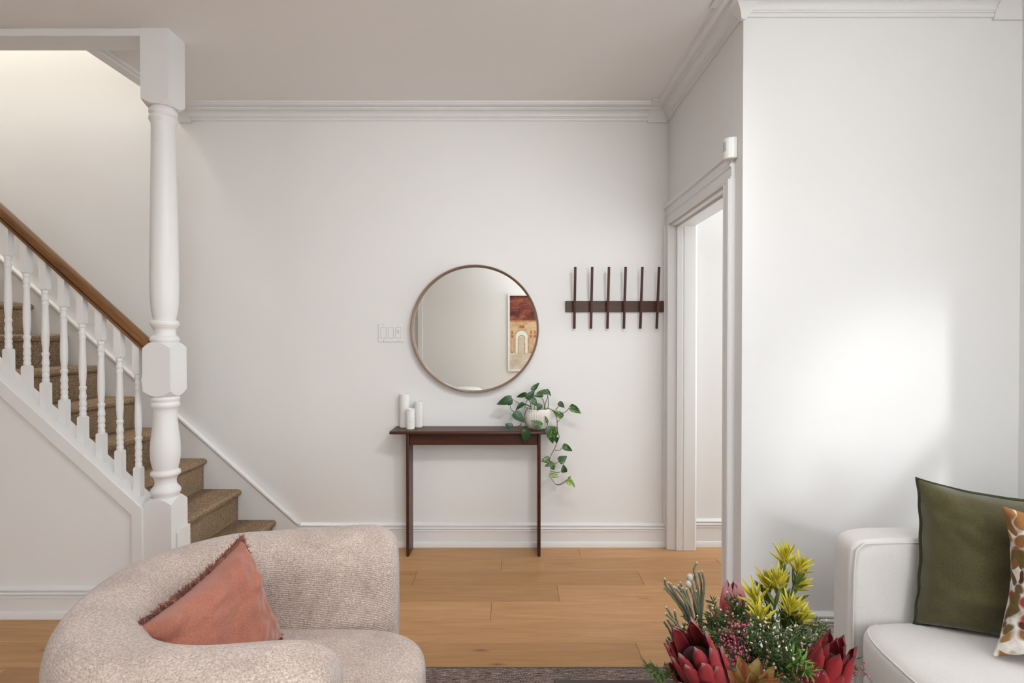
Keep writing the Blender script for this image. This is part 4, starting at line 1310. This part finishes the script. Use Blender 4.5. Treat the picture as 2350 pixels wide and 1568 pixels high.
# pouf glimpsed at the bottom of the mirror
po = thing('pouf', (-0.77, -2.9, 0), 'cream upholstered pouf, its top just showing at the bottom of the mirror', 'pouf')
supershape((-0.77, -2.9, 0.21), (0.26, 0.26, 0.20), 0.5, 1.0, 48, 24).build('cover', M['sofa'], po, smooth=True)
MB().lathe([(0.15, 0.0005), (0.17, 0.01), (0.17, 0.035)], (-0.77, -2.9), 32).build('base', M['walnut'], po, smooth=40)

# ================================================================== BOUQUET
VX, VY, VZ = 0.50, 1.14, 0.4205
bv = thing('flower_vase', (VX, VY, VZ), 'squat stoneware vase holding the bouquet on the coffee table', 'vase')
MB().lathe([(0.045, VZ), (0.055, VZ + 0.002), (0.066, VZ + 0.03), (0.07, VZ + 0.07), (0.066, VZ + 0.11), (0.058, VZ + 0.13), (0.061, VZ + 0.14), (0.055, VZ + 0.14), (0.052, VZ + 0.13), (0.06, VZ + 0.07), (0.05, VZ + 0.01), (0.01, VZ + 0.008)], (VX, VY), 40).build('body', M['ceramic'], bv, smooth=50)
MOUTH = Vector((VX, VY, VZ + 0.135))
def petalmat(name, base, mid, tip, z0=0.0, z1=1.0, tipstart=0.86):
    m = Mat(name, mid, 0.72, 0.25)
    c = m.n('ShaderNodeTexCoord')
    sx = m.n('ShaderNodeSeparateXYZ')
    m.l(c.outputs['UV'], sx.inputs[0])
    g_ = m.ramp(sx.outputs['Y'], [(0.0, base), (0.35, mid), (tipstart, mid), (1.0, tip)])
    nz = m.ramp(m.noise(m.coord('Object', (60, 60, 12), True), 1.5, 3), [(0.3, (0.8, 0.8, 0.8)), (0.7, (1.15, 1.15, 1.15))])
    m.col(m.mix(1.0, g_, nz, 'MULTIPLY'))
    m.b.inputs['Sheen Weight'].default_value = 0.05
    return m.m
M['core'] = cloth('protea_core', (0.016, 0.004, 0.005), (0.05, 0.010, 0.012), 120, 0.9, 0.1)
M['gstem'] = Mat('green_stem', (0.055, 0.085, 0.025), 0.6).m
M['conebush'] = leafmat('yellow_bract', (0.56, 0.48, 0.015), (0.74, 0.70, 0.12), 0.4, 0.65, 0.5)
M['cone_leaf'] = leafmat('conebush_green_leaf', (0.07, 0.11, 0.018), (0.16, 0.19, 0.03), 0.4, 0.65, 0.5)
M['cone'] = Mat('conebush_cone', (0.42, 0.26, 0.25), 0.7).m
M['brunia'] = cloth('brunia_grey_green', (0.10, 0.115, 0.062), (0.20, 0.20, 0.125), 400, 0.9, 0.2)
M['brunia_ball'] = cloth('brunia_silver', (0.40, 0.37, 0.32), (0.54, 0.50, 0.44), 500, 0.9, 0.2)
M['needle'] = leafmat('needle_green', (0.030, 0.060, 0.014), (0.085, 0.13, 0.03), 0.4, 0.65, 0.6)
M['bright_green'] = leafmat('bright_green', (0.09, 0.20, 0.02), (0.20, 0.34, 0.05), 0.4, 0.65, 0.6)
M['blossom_white'] = Mat('cream_blossom', (0.62, 0.55, 0.40), 0.7).m
M['blossom_pink'] = leafmat('pink_blossom', (0.42, 0.022, 0.10), (0.62, 0.09, 0.20), 0.4, 0.65, 0.6)
M['safari'] = leafmat('red_green_leaf', (0.20, 0.035, 0.018), (0.22, 0.17, 0.04), 0.42, 0.58, 0.45)

def frame_of(z):
    z = Vector(z).normalized()
    x = z.cross(Vector((0.2, 1, 0.1))).normalized()
    return Matrix((x, z.cross(x), z)).transposed().to_4x4()

def stem_part(parent, pts, r0, r1, mat, name='stem'):
    sp = spline(pts, 5)
    n = len(sp) - 1
    return MB().tube(sp, [r0 + (r1 - r0) * k / n for k in range(n + 1)], 7).build(name, mat, parent, smooth=True)

def petal_mesh(name, prof_fn, Lz, R, half, mat, n=12, mth=7):
    """one petal wrapped on the bud's surface of revolution, with real thickness"""
    vs, fs = [], []
    for s_ in (0, 1):
        for k in range(n + 1):
            t = k / n
            hw = half * ((0.55 + 0.45 * t / 0.5) if t < 0.5 else max(0.0, 1 - ((t - 0.5) / 0.5) ** 4.5) ** 0.55)
            if k == n: hw = half * 0.04
            for j in range(mth):
                q = -1 + 2 * j / (mth - 1)
                r = R * prof_fn(t) - (0.0016 if s_ else 0) - abs(q) ** 2 * R * 0.10
                a = q * hw
                vs.append((r * math.cos(a), r * math.sin(a), Lz * (t - 0.05 * q * q * t)))
    kk = (n + 1) * mth
    for s_ in (0, 1):
        for k in range(n):
            for j in range(mth - 1):
                a = s_ * kk + k * mth + j
                f = (a, a + 1, a + mth + 1, a + mth)
                fs.append(f if s_ == 0 else tuple(reversed(f)))
    for k in range(n):
        fs.append((k * mth, (k + 1) * mth, kk + (k + 1) * mth, kk + k * mth))
        fs.append((k * mth + mth - 1, kk + k * mth + mth - 1, kk + (k + 1) * mth + mth - 1, (k + 1) * mth + mth - 1))
    me = new_mesh(name, vs, fs, True, True)
    uv = me.uv_layers.new(name='along')
    for lp in me.loops:
        vi = lp.vertex_index % kk
        uv.data[lp.index].uv = ((vi % mth) / (mth - 1), (vi // mth) / n)
    me.materials.append(mat)
    return me

def protea(label, base, tip, R, rings, mat, core=True, closed=False):
    base, tip = Vector(base), Vector(tip)
    ax = tip - base
    Lz = ax.length
    t_ = thing('protea_flower', MOUTH, label, 'flower', 'proteas in the bouquet')
    stem_part(t_, [MOUTH - Vector((0, 0, 0.10)), MOUTH, MOUTH.lerp(base, 0.6) - ax * 0.15, base + ax * 0.05], 0.004, 0.006, M['gstem'])
    fr = frame_of(ax)
    for ri, (cnt, lf, rf, half, ph, opening) in enumerate(rings):
        pf_ = (lambda t, o_=opening: (0.22 + 0.78 * math.sin(min(1, t / 0.5) * PI / 2)) * (1 + (o_ - 1) * max(0, (t - 0.5) / 0.5) ** 1.3))
        me = petal_mesh('petal', pf_, Lz * lf, R * rf, half, mat)
        for k in range(cnt):
            a = 2 * PI * (k + ph) / cnt + random.uniform(-0.06, 0.06)
            o = bpy.data.objects.new('petal', me)
            C.objects.link(o)
            o.parent = t_
            mw = fr @ Matrix.Rotation(a, 4, 'Z') @ Matrix.Rotation(random.uniform(-0.04, 0.05), 4, 'Y')
            mw.translation = base - base_of(t_)
            o.matrix_local = mw
    if core:
        m = MB().lathe([(0.002, 0.02 * Lz), (R * 0.45, 0.15 * Lz), (R * 0.72, 0.40 * Lz), (R * 0.62, 0.62 * Lz), (R * 0.30, 0.74 * Lz), (0.002, 0.78 * Lz)], (0, 0), 20)
        o = m.build('core', M['core'], None, smooth=True)
        o.parent = t_
        mw = fr.copy()
        mw.translation = base - base_of(t_)
        o.matrix_local = mw
    return t_

red = petalmat('protea_red', (0.22, 0.075, 0.03), (0.27, 0.022, 0.028), (0.34, 0.22, 0.20), 0.0, 0.125, 0.93)
protea('wide red protea at the lower left of the bouquet', P(1644, 1606, 1.07), P(1568, 1460, 0.995), 0.049,
       [(6, 1.0, 0.80, 0.46, 0.0, 0.86), (8, 0.90, 0.92, 0.40, 0.5, 1.02), (8, 0.72, 1.0, 0.40, 0.1, 1.06), (7, 0.48, 1.04, 0.40, 0.4, 0.98)], red)
red2 = petalmat('protea_crimson', (0.22, 0.075, 0.04), (0.29, 0.022, 0.026), (0.13, 0.05, 0.05), 0.0, 0.12, 0.90)
protea('crimson protea at the lower right of the bouquet, next to the sofa', P(1870, 1614, 1.10), P(1924, 1472, 1.05), 0.042,
       [(6, 0.96, 0.78, 0.52, 0.2, 0.70), (7, 1.0, 0.94, 0.46, 0.5, 0.84), (7, 0.74, 1.03, 0.46, 0.0, 0.94), (6, 0.48, 1.06, 0.42, 0.5, 0.92)], red2)
pinkp = petalmat('protea_pink', (0.28, 0.03, 0.035), (0.42, 0.055, 0.075), (0.60, 0.32, 0.32), 0.0, 0.105, 0.62)
protea('pale pink half-closed protea standing behind the bouquet', P(1687, 1446, 1.30), P(1681, 1336, 1.30), 0.034,
       [(7, 1.0, 0.90, 0.50, 0.0, 0.48), (8, 0.97, 1.0, 0.42, 0.5, 0.52), (7, 0.55, 1.04, 0.40, 0.2, 0.92)], pinkp, core=False)

# yellow conebush ---------------------------------------------------------------
LANCE = leaf_mesh('lance_leaf', 0.25, -0.12, False)
BR = LANCE.copy(); BR.materials.append(M['conebush'])
GRL = LANCE.copy(); GRL.materials.append(M['cone_leaf'])
SAF = leaf_mesh('oval_leaf', 0.2, -0.18, False); SAF.materials.append(M['safari'])
NDL = LANCE.copy(); NDL.materials.append(M['needle'])
BGL = LANCE.copy(); BGL.materials.append(M['bright_green'])
def perp(ax, a):
    ax = ax.normalized()
    x = ax.cross(Vector((0.3, 1, 0.2))).normalized()
    return x * math.cos(a) + ax.cross(x) * math.sin(a)
def conehead(t_, c, ax, ln):
    c, ax = Vector(c), Vector(ax).normalized()
    hd_ = bpy.data.objects.new('flower_head', None)
    C.objects.link(hd_)
    hd_.empty_display_size = 0.02
    hd_.parent = t_
    hd_.location = c - base_of(t_)
    m = MB().ball(c + ax * ln * 0.30, ln * 0.12, 10, 6, 1.4)
    m.build('cone', M['cone'], hd_, smooth=True)
    for n_, th, lf, z_ in ((5, 0.20, 0.95, 0.02), (7, 0.48, 1.08, 0.0), (6, 0.80, 0.95, -0.10)):
        for k in range(n_):
            a = 2 * PI * (k + random.uniform(-0.15, 0.15)) / n_ + z_ * 30
            th_ = th + random.uniform(-0.12, 0.12)
            d = ax * math.cos(th_) + perp(ax, a) * math.sin(th_)
            b = c + ax * z_ * ln + d * 0.003
            place_leaf(BR, 'bract', b, b + d * ln * lf * random.uniform(0.85, 1.15), ln * 0.165, ax - d * 0.2 + Vector((0, -0.2, 0)), hd_, ln * 0.7)
def conebush(label, heads, Y, foot):
    t_ = thing('conebush_branch', MOUTH, label, 'flower', 'yellow conebush in the bouquet')
    ft = P(*foot, Y)
    stem_part(t_, [MOUTH - Vector((0, 0, 0.09)), MOUTH, ft], 0.003, 0.003, M['gstem'])
    for (u, v, du, dv, ln, dy) in heads:
        c = P(u, v, Y + dy)
        e = P(u + du, v + dv, Y + dy - 0.01)
        ax = (e - c).normalized()
        ml = ft.lerp(c, 0.55) - ax * 0.01
        stem_part(t_, [ft, ml, c], 0.0025, 0.0022, M['gstem'], 'branch')
        conehead(t_, c, ax, ln)
        for k in range(7):
            f = random.uniform(0.35, 0.95)
            b = ft.lerp(c, f)
            d = (ax * random.uniform(0.5, 1.0) + perp(ax, random.uniform(0, 2 * PI)) * random.uniform(0.25, 0.7)).normalized()
            place_leaf(GRL, 'leaf', b, b + d * random.uniform(0.035, 0.05), 0.0085, ax - d * 0.3 + Vector((0, -0.4, 0)), t_, 0.03)
conebush('tall yellow conebush branch topping the bouquet on the right', [(1802, 1293, 3, -40, 0.044, 0.0), (1830, 1314, 16, -36, 0.042, 0.02), (1823, 1352, 22, -24, 0.040, 0.03), (1812, 1410, 8, -40, 0.046, -0.03), (1828, 1430, 24, -28, 0.044, -0.02)], 1.20, (1790, 1470))
conebush('yellow conebush branch in the middle of the bouquet, left of the tall one', [(1786, 1350, -2, -40, 0.046, -0.02), (1766, 1352, -12, -40, 0.046, 0.02), (1738, 1384, -14, -36, 0.046, 0.0), (1744, 1430, -2, -40, 0.048, -0.04)], 1.18, (1755, 1490))

# silver brunia -----------------------------------------------------------------
def brunia(label, foot, Y, twigs, balls=()):
    t_ = thing('brunia_sprig', MOUTH, label, 'flower', 'silver brunia in the bouquet')
    ft = P(*foot, Y)
    stem_part(t_, [MOUTH - Vector((0, 0, 0.09)), MOUTH, ft], 0.003, 0.0028, M['brunia'])
    for (pts, dy) in twigs:
        w3 = [P(u, v, Y + dy) for u, v in pts]
        sp = spline([ft.lerp(w3[0], 0.0)] + w3, 5)
        n = len(sp) - 1
        MB().tube(sp, [0.0024 + 0.0004 * math.sin(k * 2.1) for k in range(n + 1)], 7).build('twig', M['brunia'], t_, smooth=True)
        MB().ball(sp[-1], 0.0023, 8, 5, 1.3).build('bud', M['brunia_ball'], t_, smooth=True)
    for (u, v, r, dy) in balls:
        MB().ball(P(u, v, Y + dy), r, 16, 10, 1.15).build('flower_ball', M['brunia_ball'], t_, smooth=True)
brunia('tall silver brunia sprig with two round white balls at the upper left of the bouquet', (1608, 1440), 1.22,
       [([(1603, 1385), (1596, 1325), (1592, 1308), (1599, 1292)], 0), ([(1609, 1375), (1609, 1340), (1603, 1313)], 0.02), ([(1613, 1380), (1616, 1340), (1611, 1312)], 0.01),
        ([(1600, 1390), (1588, 1340), (1580, 1330)], -0.01), ([(1598, 1395), (1584, 1352), (1575, 1345)], -0.02), ([(1606, 1390), (1600, 1345), (1592, 1322)], 0.03), ([(1596, 1405), (1592, 1370), (1597, 1357)], -0.01)],
       [(1583, 1325, 0.0068, -0.01), (1580, 1341, 0.0066, -0.02)])
brunia('spreading silver brunia sprig fanning out to the left', (1590, 1450), 1.17,
       [([(1572, 1412), (1545, 1372), (1527, 1352), (1525, 1354)], 0), ([(1570, 1405), (1545, 1365), (1528, 1345), (1526, 1329)], 0.02), ([(1575, 1405), (1550, 1365), (1534, 1338)], 0), ([(1574, 1400), (1548, 1360), (1539, 1341)], 0.02),
        ([(1580, 1400), (1562, 1365), (1546, 1348)], -0.02), ([(1578, 1402), (1565, 1360), (1556, 1344)], 0.01), ([(1582, 1398), (1572, 1362), (1561, 1338)], 0.02), ([(1585, 1405), (1575, 1370), (1566, 1350)], -0.01), ([(1588, 1405), (1580, 1372), (1575, 1352)], 0), ([(1590, 1410), (1578, 1382), (1556, 1356), (1550, 1350)], -0.02)])
brunia('low silver brunia sprig above the wide red protea', (1572, 1500), 1.10,
       [([(1560, 1465), (1550, 1430), (1529, 1394)], 0), ([(1562, 1450), (1553, 1425), (1548, 1402)], 0.01), ([(1555, 1440), (1540, 1420), (1527, 1409)], -0.01), ([(1558, 1470), (1545, 1445), (1531, 1422)], 0), ([(1550, 1482), (1538, 1450), (1523, 1426)], 0.01), ([(1552, 1490), (1540, 1472), (1532, 1462)], 0)])

# fillers -------------------------------------------------------------------------
def filler(name, label, tip, Y, blossom, nb, spread, needles=90, lean=0.0, grp='filler sprigs in the bouquet', leafme=None, nl=0.018, br=0.0022):
    t_ = thing(name, MOUTH, label, 'flower', grp)
    T = P(*tip, Y)
    mid_ = MOUTH.lerp(T, 0.5) + Vector((lean, 0, 0.02))
    stem_part(t_, [MOUTH - Vector((0, 0, 0.08)), MOUTH, mid_, T], 0.0022, 0.0012, M['gstem'])
    sp = spline([MOUTH, mid_, T], 14)
    ax = (T - mid_).normalized()
    m, tw, bl = MB(), MB(), MB()
    ends = []
    for k in range(max(4, nb // 2)):
        b = sp[random.randint(int(len(sp) * 0.45), len(sp) - 1)]
        d = (ax * random.uniform(0.5, 1.1) + perp(ax, random.uniform(0, 2 * PI)) * random.uniform(0.2, 0.9)).normalized()
        e = b + d * spread * random.uniform(0.5, 1.0)
        tw.tube([b, b.lerp(e, 0.5) + Vector((0, 0, -0.003)), e], 0.0009, 4)
        ends.append((b, e))
    for k in range(needles):
        b, e = random.choice(ends + [(sp[len(sp) // 2], T)])
        p = b.lerp(e, random.uniform(0.05, 1.0))
        d = (ax * random.uniform(0.1, 0.9) + perp(ax, random.uniform(0, 2 * PI)) * random.uniform(0.4, 1.0)).normalized()
        s_ = d.cross(Vector((0.2, -1, 0.3))).normalized() * nl * 0.085
        ln = nl * random.uniform(0.6, 1.2)
        up_ = d.cross(s_).normalized() * nl * 0.05
        m.add([p, p + d * ln * 0.5 + s_, p + d * ln, p + d * ln * 0.5 - s_, p + d * ln * 0.5 + up_, p + d * ln * 0.5 - up_], [(0, 1, 4), (1, 2, 4), (2, 3, 4), (3, 0, 4), (1, 0, 5), (2, 1, 5), (3, 2, 5), (0, 3, 5)])
    tw.build('twigs', M['gstem'], t_, fix=False)
    o = m.build('needles', leafme or M['needle'], t_, fix=False)
    o['kind'] = 'stuff'
    if blossom:
        for k in range(nb):
            b, e = ends[k % len(ends)]
            p = e + Vector((random.uniform(-1, 1), random.uniform(-1, 0.3), random.uniform(-1, 1))) * (0.004 + 0.012 * (k >= len(ends)))
            n0 = len(bl.v)
            bl.ball((0, 0, 0), br * random.uniform(0.7, 1.15), 7, 5, random.uniform(0.9, 1.9))
            rt = Matrix.Rotation(random.uniform(0.2, 1.5), 3, 'X') @ Matrix.Rotation(random.uniform(0, 6.28), 3, 'Z')
            rt = Matrix.Rotation(random.uniform(0, 6.28), 3, 'Z') @ rt
            for i_ in range(n0, len(bl.v)):
                bl.v[i_] = rt @ bl.v[i_] + p
        o = bl.build('blossoms', M[blossom], t_, smooth=True, fix=False)
        o['kind'] = 'stuff'
    return t_
W_, K_ = 'cream_filler_sprig', 'heath_sprig'
whites = [((1680, 1392), 1.22, 'over the pale pink protea'), ((1702, 1405), 1.24, 'right of the pale pink protea'), ((1660, 1430), 1.16, 'left of the upper pink heath'), ((1724, 1455), 1.10, 'below the middle conebush branch'), ((1760, 1480), 1.08, 'in the middle of the bouquet'),
          ((1790, 1512), 1.05, 'just above the red-green leaves on the right'), ((1770, 1440), 1.14, 'between the two conebush branches'), ((1850, 1445), 1.15, 'highest on the right side'), ((1835, 1470), 1.12, 'left of the crimson protea'), ((1800, 1470), 1.10, 'below the tall conebush branch'),
          ((1600, 1440), 1.18, 'at the foot of the brunia'), ((1640, 1405), 1.24, 'left of the pale pink protea')]
for (tp, Y, where) in whites:
    filler('cream_filler_sprig', 'small cream-blossomed filler sprig ' + where, tp, Y, 'blossom_white', 22, 0.048, 170, random.uniform(-0.02, 0.02))
for (tp, Y, where) in (((1648, 1412), 1.20, 'left of the pale pink protea'), ((1672, 1448), 1.10, 'in the centre left, largest of the pink ones'), ((1693, 1442), 1.11, 'right of the largest pink one'), ((1668, 1490), 1.06, 'right of the wide red protea'), ((1955, 1535), 1.12, 'right of the crimson protea'), ((1855, 1540), 1.03, 'at the bottom right below the bright green sprig')):
    filler('pink_heath_sprig', 'tiny magenta-blossomed heath sprig ' + where, tp, Y, 'blossom_pink', 60, 0.026, 50, 0, br=0.0020)
for (tp, Y, where, mt) in (((1835, 1525), 1.03, 'bright green leafy sprig left of the crimson protea', 'bright_green'), ((1870, 1450), 1.16, 'feathery green sprig on the right above the crimson protea', 'needle'), ((1880, 1475), 1.14, 'feathery green sprig behind the crimson protea', 'needle'), ((1620, 1420), 1.2, 'dark green sprig behind the wide red protea', 'needle'),
                           ((1650, 1455), 1.13, 'dark green sprig right of the wide red protea', 'needle'), ((1518, 1545), 1.02, 'thin green sprig reaching out at the lower left', 'needle'), ((1730, 1500), 1.12, 'dense green sprig in the middle', 'needle'), ((1810, 1550), 1.06, 'dark green sprig at the bottom', 'needle')):
    filler('green_sprig', where, tp, Y, None, 14, 0.04, 170, 0, leafme=M[mt], nl=0.020 if mt == 'needle' else 0.024)
# red-green leucadendron leaves at the bottom
sfr = thing('safari_conebush_sprig', MOUTH, 'broad olive and russet leaves at the bottom centre of the bouquet', 'flower')
c0 = P(1722, 1612, 1.0)
stem_part(sfr, [MOUTH - Vector((0, 0, 0.08)), MOUTH, c0], 0.003, 0.003, M['gstem'])
for (u, v, dY, wd) in ((1690, 1500, 0.02, 0.034), (1735, 1508, 0.03, 0.036), (1712, 1530, -0.03, 0.040), (1768, 1520, 0.01, 0.034), (1790, 1552, -0.01, 0.032), (1660, 1535, 0.01, 0.03), (1745, 1545, -0.04, 0.04)):
    tp = P(u, v, 1.0 + dY)
    b = c0 + (tp - c0) * 0.12
    place_leaf(SAF, 'leaf', b, tp, wd, (random.uniform(-0.5, 0.5), -1, 0.5), sfr, 0.06)
